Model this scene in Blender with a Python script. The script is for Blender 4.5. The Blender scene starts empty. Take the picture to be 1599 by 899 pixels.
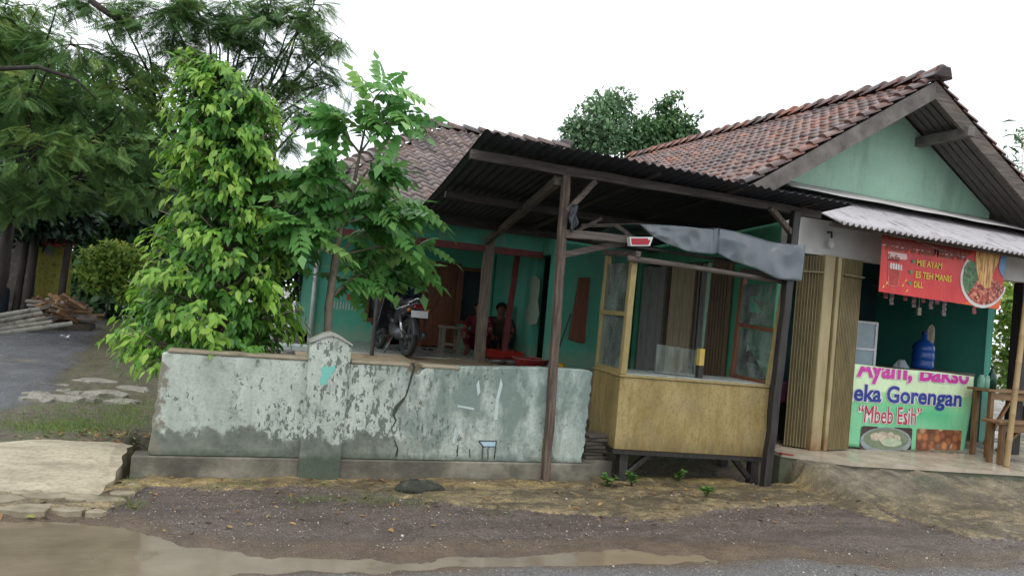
import bpy, math, random
import numpy as np
from mathutils import Vector, Matrix, Quaternion, noise as mnoise

random.seed(7); rng = np.random.default_rng(7)
S = bpy.context.scene
COL = S.collection

# ------------------------------------------------------------------ camera
F_PX = 1155.0; YAW = math.radians(19); ROLL = math.radians(5.2); PIT = math.atan(29/1155.0); EYE = 1.6
fw = np.array([math.sin(YAW)*math.cos(PIT), math.cos(YAW)*math.cos(PIT), math.sin(PIT)])
r0 = np.array([math.cos(YAW), -math.sin(YAW), 0.0]); u0 = np.cross(r0, fw)
rv = math.cos(ROLL)*r0 + math.sin(ROLL)*u0
uv = -math.sin(ROLL)*r0 + math.cos(ROLL)*u0
cam = bpy.data.cameras.new('camera'); camo = bpy.data.objects.new('camera', cam); COL.objects.link(camo)
cam.sensor_width = 36; cam.lens = 36*F_PX/1599.0; cam.clip_end = 2000; cam.clip_start = 0.05
M = Matrix(((rv[0], uv[0], -fw[0], 0), (rv[1], uv[1], -fw[1], 0), (rv[2], uv[2], -fw[2], EYE), (0, 0, 0, 1)))
camo.matrix_world = M
S.camera = camo

# ------------------------------------------------------------------ overcast sky and soft sun
SUN_EL = math.radians(62); SUN_ROT = math.radians(200)
W = bpy.data.worlds.new("World"); S.world = W; W.use_nodes = True
nt = W.node_tree; nt.nodes.clear()
wo = nt.nodes.new('ShaderNodeOutputWorld'); bg = nt.nodes.new('ShaderNodeBackground')
sky = nt.nodes.new('ShaderNodeTexSky'); sky.sky_type = 'NISHITA'; sky.sun_disc = False
sky.sun_elevation = SUN_EL; sky.sun_rotation = SUN_ROT
tc = nt.nodes.new('ShaderNodeTexCoord'); nz = nt.nodes.new('ShaderNodeTexNoise')
nz.inputs['Scale'].default_value = 2.2; nz.inputs['Detail'].default_value = 5
nt.links.new(tc.outputs['Generated'], nz.inputs['Vector'])
cr = nt.nodes.new('ShaderNodeValToRGB')
cr.color_ramp.elements[0].position = 0.3; cr.color_ramp.elements[0].color = (10.6, 11.2, 12.0, 1)
cr.color_ramp.elements[1].position = 0.75; cr.color_ramp.elements[1].color = (13.4, 13.7, 14.0, 1)
nt.links.new(nz.outputs['Fac'], cr.inputs['Fac'])
mx = nt.nodes.new('ShaderNodeMixRGB'); mx.inputs['Fac'].default_value = 0.9
nt.links.new(sky.outputs['Color'], mx.inputs[1]); nt.links.new(cr.outputs['Color'], mx.inputs[2])
nt.links.new(mx.outputs[0], bg.inputs['Color']); bg.inputs['Strength'].default_value = 0.1
nt.links.new(bg.outputs[0], wo.inputs[0])
sun = bpy.data.lights.new('sun', 'SUN'); sun.energy = 0.8; sun.angle = math.radians(25); sun.color = (1, 0.97, 0.92)
suno = bpy.data.objects.new('sun', sun); COL.objects.link(suno)
suno.rotation_euler = (math.pi/2 - SUN_EL, 0, math.pi - SUN_ROT + math.radians(0))
S.view_settings.view_transform = 'Standard'; S.view_settings.look = 'None'
S.view_settings.exposure = 0.52; S.view_settings.gamma = 1.0
S.view_settings.use_curve_mapping = False
S.cycles.max_bounces = 6; S.cycles.diffuse_bounces = 3; S.cycles.transparent_max_bounces = 12
S.cycles.use_denoising = True; S.cycles.denoiser = 'OPENIMAGEDENOISE'; S.cycles.denoising_prefilter = 'NONE'

def W3(px, py, **k):
    """point of the place seen at photo pixel (px,py) on the plane x=, y= or z="""
    d = fw + (px-799.5)/F_PX*rv - (py-449.5)/F_PX*uv
    (a, v), = k.items(); i = 'xyz'.index(a); c = (0, 0, EYE)[i]
    p = np.array([0, 0, EYE]) + d*(v-c)/d[i]
    return (float(p[0]), float(p[1]), float(p[2]))

# ------------------------------------------------------------------ materials
MATS = {}
def srgb(h):
    h = h.lstrip('#'); v = [int(h[i:i+2], 16)/255 for i in (0, 2, 4)]
    return tuple(c/12.92 if c <= .04045 else ((c+.055)/1.055)**2.4 for c in v)
class N:
    def __init__(s, name):
        s.m = bpy.data.materials.new(name); s.m.use_nodes = True; s.t = s.m.node_tree; s.t.nodes.clear()
        s.out = s.t.nodes.new('ShaderNodeOutputMaterial'); s.p = s.t.nodes.new('ShaderNodeBsdfPrincipled')
        s.t.links.new(s.p.outputs[0], s.out.inputs[0]); s.tc = s.t.nodes.new('ShaderNodeTexCoord')
        s.g = s.t.nodes.new('ShaderNodeNewGeometry')
    def new(s, k): return s.t.nodes.new(k)
    def link(s, a, b): s.t.links.new(a, b)
    def setin(s, n, i, v):
        if hasattr(v, 'is_output') or isinstance(v, bpy.types.NodeSocket): s.link(v, n.inputs[i])
        else: n.inputs[i].default_value = v
    def pos(s, scale=(1, 1, 1)):
        mp = s.new('ShaderNodeMapping'); mp.inputs['Scale'].default_value = scale
        s.link(s.g.outputs['Position'], mp.inputs['Vector']); return mp.outputs[0]
    def obj(s, scale=(1, 1, 1)):
        mp = s.new('ShaderNodeMapping'); mp.inputs['Scale'].default_value = scale
        s.link(s.tc.outputs['Object'], mp.inputs['Vector']); return mp.outputs[0]
    def noise(s, vec, sc, det=4, ro=.55, dist=0):
        n = s.new('ShaderNodeTexNoise'); s.link(vec, n.inputs['Vector'])
        n.inputs['Scale'].default_value = sc; n.inputs['Detail'].default_value = det
        n.inputs['Roughness'].default_value = ro; n.inputs['Distortion'].default_value = dist
        return n.outputs['Fac']
    def voro(s, vec, sc, feat='F1', out='Distance', rnd=1):
        n = s.new('ShaderNodeTexVoronoi'); n.feature = feat; s.link(vec, n.inputs['Vector']); n.inputs['Scale'].default_value = sc
        n.inputs['Randomness'].default_value = rnd
        return n.outputs[out]
    def ramp(s, f, stops):
        r = s.new('ShaderNodeValToRGB'); e = r.color_ramp.elements
        while len(e) < len(stops): e.new(.5)
        for x, (p, c) in zip(e, stops):
            x.position = p; x.color = (c, c, c, 1) if isinstance(c, (int, float)) else tuple(c)+(1,)
        s.link(f, r.inputs[0]); return r.outputs[0]
    def step(s, f, a, b):
        n = s.new('ShaderNodeMapRange'); n.interpolation_type = 'SMOOTHSTEP'; s.setin(n, 0, f)
        n.inputs[1].default_value = a; n.inputs[2].default_value = b; return n.outputs[0]
    def mix(s, f, a, b, mode='MIX'):
        n = s.new('ShaderNodeMixRGB'); n.blend_type = mode; s.setin(n, 0, f)
        for i, v in ((1, a), (2, b)):
            if isinstance(v, tuple) and len(v) == 3: v = v+(1,)
            s.setin(n, i, v)
        return n.outputs[0]
    def math(s, op, a, b=0.0):
        n = s.new('ShaderNodeMath'); n.operation = op; s.setin(n, 0, a); s.setin(n, 1, b); return n.outputs[0]
    def attr(s, name):
        n = s.new('ShaderNodeAttribute'); n.attribute_name = name; return n.outputs['Fac']
    def sep(s, vec):
        n = s.new('ShaderNodeSeparateXYZ'); s.link(vec, n.inputs[0]); return n.outputs
    def bump(s, h, strength=.3, dist=.02):
        n = s.new('ShaderNodeBump'); n.inputs['Strength'].default_value = strength; n.inputs['Distance'].default_value = dist
        s.link(h, n.inputs['Height']); s.link(n.outputs[0], s.p.inputs['Normal'])
    def fin(s, col, rough=.6, spec=.5, metal=0):
        if isinstance(col, tuple) and len(col) == 3: col = col+(1,)
        s.setin(s.p, 'Base Color', col); s.setin(s.p, 'Roughness', rough)
        s.setin(s.p, 'Specular IOR Level', spec); s.p.inputs['Metallic'].default_value = metal
        return s.m

def simple(name, a, b=None, c=None, sc=6, rough=.6, stretch=(1, 1, 1), bump=.15, bsc=40, spec=.4, metal=0, space='pos', lo=.3, hi=.7):
    if name in MATS: return MATS[name]
    n = N(name); v = n.pos(stretch) if space == 'pos' else n.obj(stretch)
    b = b or tuple(x*.7 for x in a)
    st = [(lo, a), (hi, b)] if c is None else [(lo, a), (.5, c), (hi, b)]
    f = n.noise(v, sc, 6, .62)
    col = n.ramp(f, st)
    if bump: n.bump(n.noise(v, bsc, 4), bump, .01)
    rr = n.ramp(n.noise(v, sc*1.7, 3), [(.3, max(rough-.12, .02)), (.7, min(rough+.12, 1))])
    MATS[name] = n.fin(col, rr, spec, metal); return MATS[name]

def wood(name, a, b, dirn='z', rough=.75):
    st = {'z': (14, 14, 1.2), 'x': (1.2, 14, 14), 'y': (14, 1.2, 14)}[dirn]
    return simple(name, a, b, sc=3, stretch=st, bump=.5, bsc=4, rough=rough)

# ------------------------------------------------------------------ mesh helpers
def link(o): COL.objects.link(o); return o
def mesh_obj(name, verts, faces, mats=None, parent=None, smooth=False, fmat=None, local=False, attrs=None):
    """faces: list of tuples, or an (n,k) array"""
    v = np.asarray(verts, dtype=np.float64).reshape(-1, 3)
    off = np.zeros(3)
    if parent is not None and not local:
        off = np.array(wloc(parent))
    v = v - off
    me = bpy.data.meshes.new(name)
    if isinstance(faces, np.ndarray):
        k = faces.shape[1]; nf = faces.shape[0]
        me.vertices.add(len(v)); me.vertices.foreach_set('co', v.astype(np.float32).ravel())
        me.loops.add(nf*k); me.loops.foreach_set('vertex_index', faces.astype(np.int32).ravel())
        me.polygons.add(nf); me.polygons.foreach_set('loop_start', np.arange(0, nf*k, k, dtype=np.int32))
        me.update(calc_edges=True)
    else:
        me.from_pydata([tuple(p) for p in v], [], faces); me.update()
    if smooth: me.polygons.foreach_set('use_smooth', np.ones(len(me.polygons), dtype=bool))
    if mats is not None:
        for m in (mats if isinstance(mats, (list, tuple)) else [mats]): me.materials.append(m)
    if fmat is not None: me.polygons.foreach_set('material_index', np.asarray(fmat, dtype=np.int32))
    if attrs:
        for a, d in attrs.items():
            at = me.attributes.new(a, 'FLOAT', 'POINT'); at.data.foreach_set('value', np.asarray(d, dtype=np.float32))
    o = bpy.data.objects.new(name, me); link(o)
    if parent is not None: o.parent = parent
    return o
def wloc(o):
    x = Vector((0, 0, 0))
    while o is not None: x += o.location; o = o.parent
    return x
def tag(o, label, cat, group=None, kind=None):
    o['label'] = label; o['category'] = cat
    if group: o['group'] = group
    if kind: o['kind'] = kind
    return o
def thing(name, label, cat, loc, group=None, rz=0):
    o = bpy.data.objects.new(name, None); link(o); o.location = loc; o.rotation_euler = (0, 0, rz)
    o.empty_display_size = .1
    return tag(o, label, cat, group)
def bevel(o, w=.006, seg=2):
    m = o.modifiers.new('bevel', 'BEVEL'); m.width = w; m.segments = seg; m.limit_method = 'ANGLE'; m.angle_limit = math.radians(35); return o
class MB:
    def __init__(s): s.v = []; s.f = []; s.m = []
    def add(s, vs, fs, mi=0):
        o = len(s.v); s.v += [tuple(map(float, p)) for p in vs]; s.f += [tuple(i+o for i in f) for f in fs]; s.m += [mi]*len(fs); return s
    def box(s, a, b, mi=0, rz=0, c=None):
        x0, y0, z0 = a; x1, y1, z1 = b
        vs = [(x0, y0, z0), (x1, y0, z0), (x1, y1, z0), (x0, y1, z0), (x0, y0, z1), (x1, y0, z1), (x1, y1, z1), (x0, y1, z1)]
        if rz:
            c = c or ((x0+x1)/2, (y0+y1)/2); ca, sa = math.cos(rz), math.sin(rz)
            vs = [(c[0]+(x-c[0])*ca-(y-c[1])*sa, c[1]+(x-c[0])*sa+(y-c[1])*ca, z) for x, y, z in vs]
        return s.add(vs, [(0, 3, 2, 1), (4, 5, 6, 7), (0, 1, 5, 4), (1, 2, 6, 5), (2, 3, 7, 6), (3, 0, 4, 7)], mi)
    def hexa(s, lo, hi, mi=0):
        return s.add(list(lo)+list(hi), [(0, 3, 2, 1), (4, 5, 6, 7), (0, 1, 5, 4), (1, 2, 6, 5), (2, 3, 7, 6), (3, 0, 4, 7)], mi)
    def beam(s, p, q, w, h=None, up=(0, 0, 1), seg=1, jit=0, taper=1, mi=0):
        h = h or w; p = Vector(p); q = Vector(q); d = (q-p).normalized(); up = Vector(up)
        if abs(d.dot(up)) > .95: up = Vector((0, 1, 0))
        x = d.cross(up).normalized(); y = x.cross(d).normalized(); vs = []; fs = []
        for i in range(seg+1):
            t = i/seg; c = p.lerp(q, t); k = 1+(taper-1)*t
            jx = random.uniform(-jit, jit) if 0 < i < seg else 0; jy = random.uniform(-jit, jit) if 0 < i < seg else 0
            for sx, sy in ((-1, -1), (1, -1), (1, 1), (-1, 1)):
                vs.append(c + x*(sx*w/2*k+jx+random.uniform(-jit, jit)*.5) + y*(sy*h/2*k+jy+random.uniform(-jit, jit)*.5))
        for i in range(seg):
            for k in range(4): a = i*4+k; b = i*4+(k+1) % 4; fs.append((a, b, b+4, a+4))
        fs.append((3, 2, 1, 0)); n = seg*4; fs.append((n, n+1, n+2, n+3))
        return s.add(vs, fs, mi)
    def tube(s, pts, rad, n=8, caps=True, mi=0):
        pts = [Vector(p) for p in pts]; rad = rad if isinstance(rad, (list, tuple)) else [rad]*len(pts)
        vs = []; fs = []; pu = None
        for i, p in enumerate(pts):
            d = (pts[min(i+1, len(pts)-1)]-pts[max(i-1, 0)]).normalized()
            if pu is None: pu = Vector((0, 0, 1)) if abs(d.z) < .9 else Vector((1, 0, 0))
            x = d.cross(pu)
            if x.length < 1e-5: x = d.cross(Vector((0, 1, .1)))
            x.normalize(); y = x.cross(d).normalized(); pu = y
            for k in range(n):
                a = 2*math.pi*k/n; vs.append(p + x*math.cos(a)*rad[i] + y*math.sin(a)*rad[i])
        for i in range(len(pts)-1):
            for k in range(n): a = i*n+k; b = i*n+(k+1) % n; fs.append((a, a+n, b+n, b))
        if caps: fs.append(tuple(range(n))); fs.append(tuple(range(len(vs)-1, len(vs)-1-n, -1)))
        return s.add(vs, fs, mi)
    def lathe(s, c, prof, n=16, axis='z', mi=0, caps=True):
        vs = []; fs = []
        for r, h in prof:
            for k in range(n):
                a = 2*math.pi*k/n; x, y = r*math.cos(a), r*math.sin(a)
                v = {'z': (x, y, h), 'y': (x, h, y), 'x': (h, x, y)}[axis]
                vs.append((c[0]+v[0], c[1]+v[1], c[2]+v[2]))
        for i in range(len(prof)-1):
            for k in range(n): a = i*n+k; b = i*n+(k+1) % n; fs.append((a, b, b+n, a+n))
        if caps: fs.append(tuple(range(n-1, -1, -1))); m = (len(prof)-1)*n; fs.append(tuple(range(m, m+n)))
        return s.add(vs, fs, mi)
    def prism(s, pts, d, mi=0):
        """pts: planar 3-D outline, d: extrusion vector"""
        n = len(pts); d = Vector(d); vs = [Vector(p) for p in pts] + [Vector(p)+d for p in pts]
        fs = [tuple(range(n)), tuple(range(2*n-1, n-1, -1))] + [(i, i+n, (i+1) % n+n, (i+1) % n) for i in range(n)]
        return s.add(vs, fs, mi)
    def grid(s, fn, nu, nv, mi=0):
        vs = [fn(i/nu, j/nv) for j in range(nv+1) for i in range(nu+1)]
        fs = [(j*(nu+1)+i, j*(nu+1)+i+1, (j+1)*(nu+1)+i+1, (j+1)*(nu+1)+i) for j in range(nv) for i in range(nu)]
        return s.add(vs, fs, mi)
    def build(s, name, mats, parent=None, smooth=False, local=False, bev=0):
        o = mesh_obj(name, s.v, s.f, mats, parent, smooth, s.m, local)
        if bev: bevel(o, bev)
        return o
def smoothstep(x, a, b):
    t = np.clip((x-a)/(b-a), 0, 1); return t*t*(3-2*t)
def vnoise(x, y, seed=0, oct=4, f=1.0):
    """value noise on numpy arrays, about -1..1"""
    tot = np.zeros_like(x, dtype=float); amp = 1; s = 0
    for o in range(oct):
        xi = np.floor(x*f).astype(np.int64); yi = np.floor(y*f).astype(np.int64); fx = x*f-xi; fy = y*f-yi
        fx = fx*fx*(3-2*fx); fy = fy*fy*(3-2*fy)
        def h(a, b):
            n = (a*374761393 + b*668265263 + (seed+o*17)*1274126177) & 0x7fffffff
            n = ((n ^ (n >> 13))*1274126177) & 0x7fffffff
            return ((n ^ (n >> 16)) & 0xffff)/32767.5-1
        tot += amp*((h(xi, yi)*(1-fx)+h(xi+1, yi)*fx)*(1-fy)+(h(xi, yi+1)*(1-fx)+h(xi+1, yi+1)*fx)*fy)
        s += amp; amp *= .5; f *= 2.03
    return tot/s

# ================================================================== GROUND
def curve(pts, z=0.0):
    q = np.array([W3(x, y, z=z)[:2] for x, y in pts]); q = q[np.argsort(q[:, 0])]
    return lambda X: np.interp(X, q[:, 0], q[:, 1])
wtop = curve([(-200, 800), (0, 806), (110, 812), (200, 822), (270, 846), (400, 860), (530, 864), (620, 872), (700, 868), (800, 862), (900, 861), (1000, 860), (1080, 868), (1240, 864), (1400, 885)])
wbot = curve([(-200, 1100), (0, 1000), (200, 925), (400, 900), (560, 893), (700, 890), (800, 888), (1000, 882), (1100, 878), (1240, 874), (1400, 890)])
sfront = curve([(-300, 790), (0, 806), (120, 806), (180, 800), (230, 764), (330, 772), (450, 766), (600, 778), (720, 795), (850, 806), (960, 812), (1040, 822), (1110, 806), (1200, 797), (1290, 793), (1370, 800), (1420, 826), (1520, 846), (1700, 850)])
lane_r = lambda Y: np.interp(Y, [2, 7, 8.0, 9.18, 10.5, 12.8, 17.9, 30, 60], [-3.4, -3.0, -2.45, -2.05, -2.2, -2.45, -2.95, -3.5, -5])
lane_l = lambda Y: np.interp(Y, [2, 8, 11, 14.6, 21, 30, 60], [-6.5, -5.6, -4.6, -3.95, -4.2, -5.2, -7])
def axis(d0, d1, step, far):
    a = np.arange(d0, d1, step); out = []; x = d1; s = step
    while x < far: out.append(x); s *= 1.35; x += s
    lo = []; x = d0; s = step
    while x > -far: s *= 1.35; x -= s; lo.append(x)
    return np.concatenate([lo[::-1], a, out])
gx = axis(-3.6, 8.6, .03, 400); gy = axis(3.2, 9.6, .03, 400)
X, Y = np.meshgrid(gx, gy)
n1 = vnoise(X, Y, 1, 5, 1.1); n2 = vnoise(X, Y, 2, 4, 5.0); n3 = vnoise(X, Y, 3, 4, 16.0)
wob = vnoise(X, Y, 4, 4, 2.2)*.10 + vnoise(X, Y, 5, 3, 9)*.045
Yw = Y+wob
din = np.minimum(Yw-wbot(X), wtop(X)-Yw)                    # >0 in the puddle
wet = smoothstep(din, -.05, .14)
strip = smoothstep(Yw-sfront(X), -.02, .05)*(Y < 6.55)*1.0
strip *= 1-.55*smoothstep(vnoise(X, Y, 21, 4, 2.4), .1, .5)*smoothstep(X, -1.0, -.3)*(1-smoothstep(X, 4.8, 5.4))*smoothstep(.55-(Y-sfront(X)), 0.05, .3)
lane = smoothstep(lane_r(Y)+wob*1.2-X, -.05, .12)*smoothstep(X-lane_l(Y), -.2, .2)*smoothstep(Y, 7.3, 8.0)
yard = smoothstep(Y, 6.5, 7.0)*(1-lane)
asph = smoothstep(wbot(X)-Yw, -.05, .2)
grass = smoothstep(vnoise(X, Y, 8, 4, 1.6)+.45-np.abs(X+1.35)*.35-np.abs(Y-7.9)*.25, -.1, .35)*(X < -.6)*(Y > 7.0)*(Y < 9.6)*(1-lane)
Z = .018 + .014*n1 + .010*n2*(1-asph*.6) + .006*n3*(1-asph*.5)
Z -= wet*(.036+.012*n1)
isl = smoothstep(1-((X-1.1)/.75)**2-((Y-4.72)/.13)**2+vnoise(X, Y, 31, 3, 8)*.9, .0, .8)
Z += isl*.022
Z += strip*(.03+.012*n2)
Z += lane*.10 + yard*(.09+.05*n1) + np.clip(Y-9, 0, 9)*.045*smoothstep(Y, 9, 10)
ramp_m = smoothstep(X, 5.35, 5.6)*smoothstep(Y, 5.25+.12*np.sin(X*3), 6.15)
Z += ramp_m*.20*(1+.1*n2)
hole = smoothstep(X, 4.75, 5.0)*(1-smoothstep(X, 5.42, 5.6))*smoothstep(Y, 6.25, 6.35)*(1-smoothstep(Y, 6.7, 6.8))
hole = np.maximum(hole, smoothstep(X, -.92, -.86)*(1-smoothstep(X, -.74, -.66))*smoothstep(Y, 6.2, 6.3)*(1-smoothstep(Y, 7.2, 7.5))*.8)
Z -= hole*.28
stk = smoothstep(vnoise(X*.9, Y*5.5, 61, 3, 1.0), .12, .5)*smoothstep(Y, 4.0, 4.25)*(1-smoothstep(Y, 4.75, 5.1))*smoothstep(X, .5, 1.2)
Z -= stk*.020*(1-isl)
far = np.maximum(np.abs(X), np.abs(Y)); Z -= np.where(far > 60, 0.0, 0)
nxg, nyg = len(gx), len(gy)
idx = np.arange(nxg*nyg).reshape(nyg, nxg)
gf = np.stack([idx[:-1, :-1], idx[:-1, 1:], idx[1:, 1:], idx[1:, :-1]], -1).reshape(-1, 4)
def ground_mat():
    n = N('ground'); v = n.pos(); A = n.attr
    fine = n.noise(v, 160, 3, .7); mid = n.noise(v, 14, 5, .65); big = n.noise(v, 2.2, 5, .6)
    peb = n.voro(v, 95); pebc = n.voro(v, 95, 'F1', 'Color')
    grav = n.mix(n.ramp(mid, [(.3, 0), (.7, 1)]), srgb('#55463f'), srgb('#75655b'))
    grav = n.mix(n.ramp(pebc, [(.5, 0), (.97, .8)]), grav, srgb('#a0958c')); grav = n.mix(n.ramp(n.noise(n.pos((.7, 2.4, 1)), 1.6, 6, .7), [(.46, 0), (.62, .65)]), grav, srgb('#4a3d37'))
    grav = n.mix(n.ramp(fine, [(.35, .75), (.6, 0)]), grav, srgb('#37302d'))
    mud = n.mix(n.ramp(big, [(.35, 0), (.65, 1)]), srgb('#54463a'), srgb('#75634f'))
    grav = n.mix(n.math('MULTIPLY', n.step(A('wetband'), .05, .6), n.ramp(mid, [(.3, .3), (.6, 1)])), grav, mud)
    asp = n.mix(fine, srgb('#4e4d4e'), srgb('#7d7b7a')); asp = n.mix(n.ramp(pebc, [(.6, 0), (.95, .7)]), asp, srgb('#a3a09c'))
    col = n.mix(A('asph'), grav, asp)
    # worn concrete verge: sandy yellow with moss and dark damp cracks
    sand = n.mix(n.ramp(mid, [(.3, 0), (.62, 1)]), srgb('#7d6d52'), srgb('#b3a075'))
    sand = n.mix(n.ramp(n.noise(n.pos((1.5, 3, 1)), 4, 6, .72), [(.42, .7), (.6, 0)]), sand, srgb('#5d5140'))
    yb = n.sep(v)[1]; sand = n.mix(n.math('MULTIPLY', n.step(n.math('ADD', yb, n.math('MULTIPLY', n.math('SUBTRACT', n.noise(v, 3, 5), .5), .5)), 5.95, 6.1), .75), sand, n.mix(n.ramp(n.noise(v, 7, 5, .7), [(.38, 0), (.56, 1)]), srgb('#7a6642'), srgb('#b59d63')))
    ck = n.voro(n.pos((1.3, 2.2, 1)), 1.3, 'DISTANCE_TO_EDGE')
    sand = n.mix(n.ramp(ck, [(0, .6), (.018, 0)]), sand, srgb('#3d352a'))
    sand = n.mix(n.ramp(n.noise(n.pos((.8, 2, 1)), 1.7, 5, .65), [(.45, .8), (.58, 0)]), sand, srgb('#4f4636')); sand = n.mix(n.ramp(n.noise(v, 60, 5, .75), [(.36, .75), (.52, 0)]), sand, srgb('#4a4132')); sand = n.mix(n.ramp(n.noise(v, 8, 4, .7), [(.55, 0), (.66, .6)]), sand, srgb('#b09c74'))
    col = n.mix(n.step(n.math('ADD', A('strip'), n.math('MULTIPLY', n.math('SUBTRACT', mid, .5), .9)), .35, .6), col, sand)
    # ramp in front of the shop: dark mossy cement
    rmp = n.mix(n.ramp(n.noise(v, 3.5, 6, .65, .6), [(.38, 0), (.6, 1)]), srgb('#5d564a'), srgb('#948a76'))
    rmp = n.mix(n.ramp(n.noise(v, 2.1, 4), [(.5, 0), (.66, .7)]), rmp, srgb('#4a5640')); rmp = n.mix(n.ramp(n.noise(v, 45, 5, .7), [(.35, .6), (.52, 0)]), rmp, srgb('#35312a'))
    col = n.mix(A('ramp'), col, rmp)
    soil = n.mix(n.ramp(mid, [(.3, 0), (.7, 1)]), srgb('#4b4238'), srgb('#7c715f'))
    soil = n.mix(n.ramp(n.noise(v, 7, 5), [(.45, 0), (.62, .8)]), soil, srgb('#56603a'))
    col = n.mix(A('yard'), col, soil)
    ln = n.mix(n.ramp(big, [(.3, 0), (.7, 1)]), srgb('#58595c'), srgb('#77797d')); ln = n.mix(n.ramp(fine, [(.4, .5), (.6, 0)]), ln, srgb('#434448'))
    ln = n.mix(n.ramp(n.noise(v, 1.1, 5, .7), [(.58, 0), (.66, .6)]), ln, srgb('#857c6a'))
    col = n.mix(A('lane'), col, ln)
    rough = n.ramp(n.noise(v, 3.0, 5), [(.35, .22), (.7, .55)])
    rough = n.mix(A('wetband'), rough, (.22, .22, .22))
    h = n.math('ADD', n.math('MULTIPLY', peb, -.6), n.math('MULTIPLY', fine, .8))
    n.bump(h, .9, .016)
    return n.fin(col, rough, .5)
mesh_obj('ground', np.stack([X, Y, Z], -1).reshape(-1, 3), gf, ground_mat(), None, True, attrs={
    'asph': (asph*(1-wet)).ravel(), 'strip': strip.ravel(), 'lane': lane.ravel(), 'yard': (yard*(1-ramp_m)).ravel(),
    'ramp': (ramp_m*smoothstep(Y+wob, 5.35, 5.55)).ravel(), 'wetband': smoothstep(din, -.34, .05).ravel()})['kind'] = 'structure'

# muddy puddle: one still sheet that fills the low places of the verge
n = N('muddy_water'); v = n.pos()
rings = n.new('ShaderNodeTexVoronoi'); n.link(n.pos((1, 1.0, 1)), rings.inputs['Vector']); rings.inputs['Scale'].default_value = 3.2
rr_ = n.math('SINE', n.math('MULTIPLY', rings.outputs['Distance'], 120)); rr_ = n.math('MULTIPLY', rr_, n.ramp(rings.outputs['Distance'], [(.05, 1), (.30, 0)]))
h = n.math('ADD', n.math('MULTIPLY', n.noise(n.pos((1, 2.2, 1)), 9, 3), 1.0), n.math('MULTIPLY', rr_, .5))
n.bump(h, .11, .02)
wc = n.ramp(n.noise(v, 3, 4), [(.3, srgb('#6c6151')), (.7, srgb('#827665'))])
n.fin(wc, .02, .9)
pz = -.002
mb = MB(); mb.grid(lambda a, b: (-6+13*a, 2.2+4.0*b, pz), 26, 8)
# only over the low band: a polygon strip following the puddle
mb = MB()
def pud(a, b):
    x = -5+10.2*a; lo = float(wbot(np.array([x]))[0])-.12; hi = float(wtop(np.array([x]))[0])+.12
    return (x, lo+(hi-lo)*b, pz)
mb.grid(pud, 90, 4)
mb.build('puddle', n.m)['kind'] = 'structure'

# raised concrete apron over the drain at the left
def concrete(name, a='#8f8b80', b='#6c675c', c='#a9a394', sc=3, rough=.75):
    return simple(name, srgb(a), srgb(b), srgb(c), sc=sc, rough=rough, bump=.4, bsc=30)
n = N('apron'); v = n.pos()
c = n.ramp(n.noise(n.pos((1.2, 3, 2)), 2, 6, .7), [(.35, srgb('#8f8672')), (.5, srgb('#a79d87')), (.68, srgb('#b8ae97'))])
c = n.mix(n.ramp(n.noise(v, 30, 5, .7), [(.38, .45), (.52, 0)]), c, srgb('#6f634c'))
z_ = n.sep(v)[2]; c = n.mix(n.ramp(z_, [(.0, .75), (.07, 0)]), c, srgb('#5b5240'))
n.bump(n.noise(v, 25, 6, .7), .25, .01); n.fin(c, .6, .4)
mb = MB()
def apr(a, b):
    xr = -.90 + .025*math.sin(b*5)+.012*math.sin(b*27)+.05*b; x = -5.2+(xr+5.2)*a
    y = 5.72+.05*math.sin(x*4)+.03*math.sin(x*11) + (7.02-5.72)*b
    z = .04+.105*min(1, b*1.3)**.8+.010*math.sin(x*5+b*9)
    if a > .985: z -= .01
    return (x, y, z)
mb.grid(apr, 90, 24)
nu = 91
edge = [mb.v[j*nu+90] for j in range(25)]; o_ = len(mb.v)
mb.add([(x+.03, y, -.2) for x, y, z in edge], [])
mb.f += [(j*nu+90, o_+j, o_+j+1, (j+1)*nu+90) for j in range(24)]; mb.m += [0]*24
fr = [mb.v[i] for i in range(91)]; o_ = len(mb.v); mb.add([(x, y-.02, -.05) for x, y, z in fr], [])
mb.f += [(i, o_+i, o_+i+1, i+1) for i in range(90)]; mb.m += [0]*90
bk = [mb.v[24*nu+i] for i in range(91)]; o_ = len(mb.v); mb.add([(x, y+.02, -.05) for x, y, z in bk], [])
mb.f += [(24*nu+i+1, o_+i+1, o_+i, 24*nu+i) for i in range(90)]; mb.m += [0]*90
mb.build('concrete_apron', n.m, smooth=False)['kind'] = 'structure'

# cracked flags in front of the apron
flag_m = simple('flagstone', srgb('#6f6653'), srgb('#968b75'), sc=7, rough=.5, bump=.4)
def stone_slab(name, cx, cy, z0, z1, rx, ry, mat, n=9, seed=0, top_drop=.01, parent=None):
    R = random.Random(seed); k = [R.uniform(.62 if n > 12 else .78, 1.12) for _ in range(n)]
    ring = [(cx+rx*k[i]*math.cos(2*math.pi*i/n), cy+ry*k[i]*math.sin(2*math.pi*i/n)) for i in range(n)]
    mb = MB(); vs = [(x, y, z0) for x, y in ring]+[(cx+(x-cx)*.97, cy+(y-cy)*.97, z1-top_drop*R.random()) for x, y in ring]
    vs += [(cx+(x-cx)*.55, cy+(y-cy)*.55, z1+.006*R.random()) for x, y in ring]+[(cx, cy, z1)]
    fs = [(i, (i+1) % n, n+(i+1) % n, n+i) for i in range(n)]+[(n+i, n+(i+1) % n, 2*n+(i+1) % n, 2*n+i) for i in range(n)]+[(2*n+i, 2*n+(i+1) % n, 3*n) for i in range(n)]
    mb.add(vs, fs); return mb.build(name, mat, parent)
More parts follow.
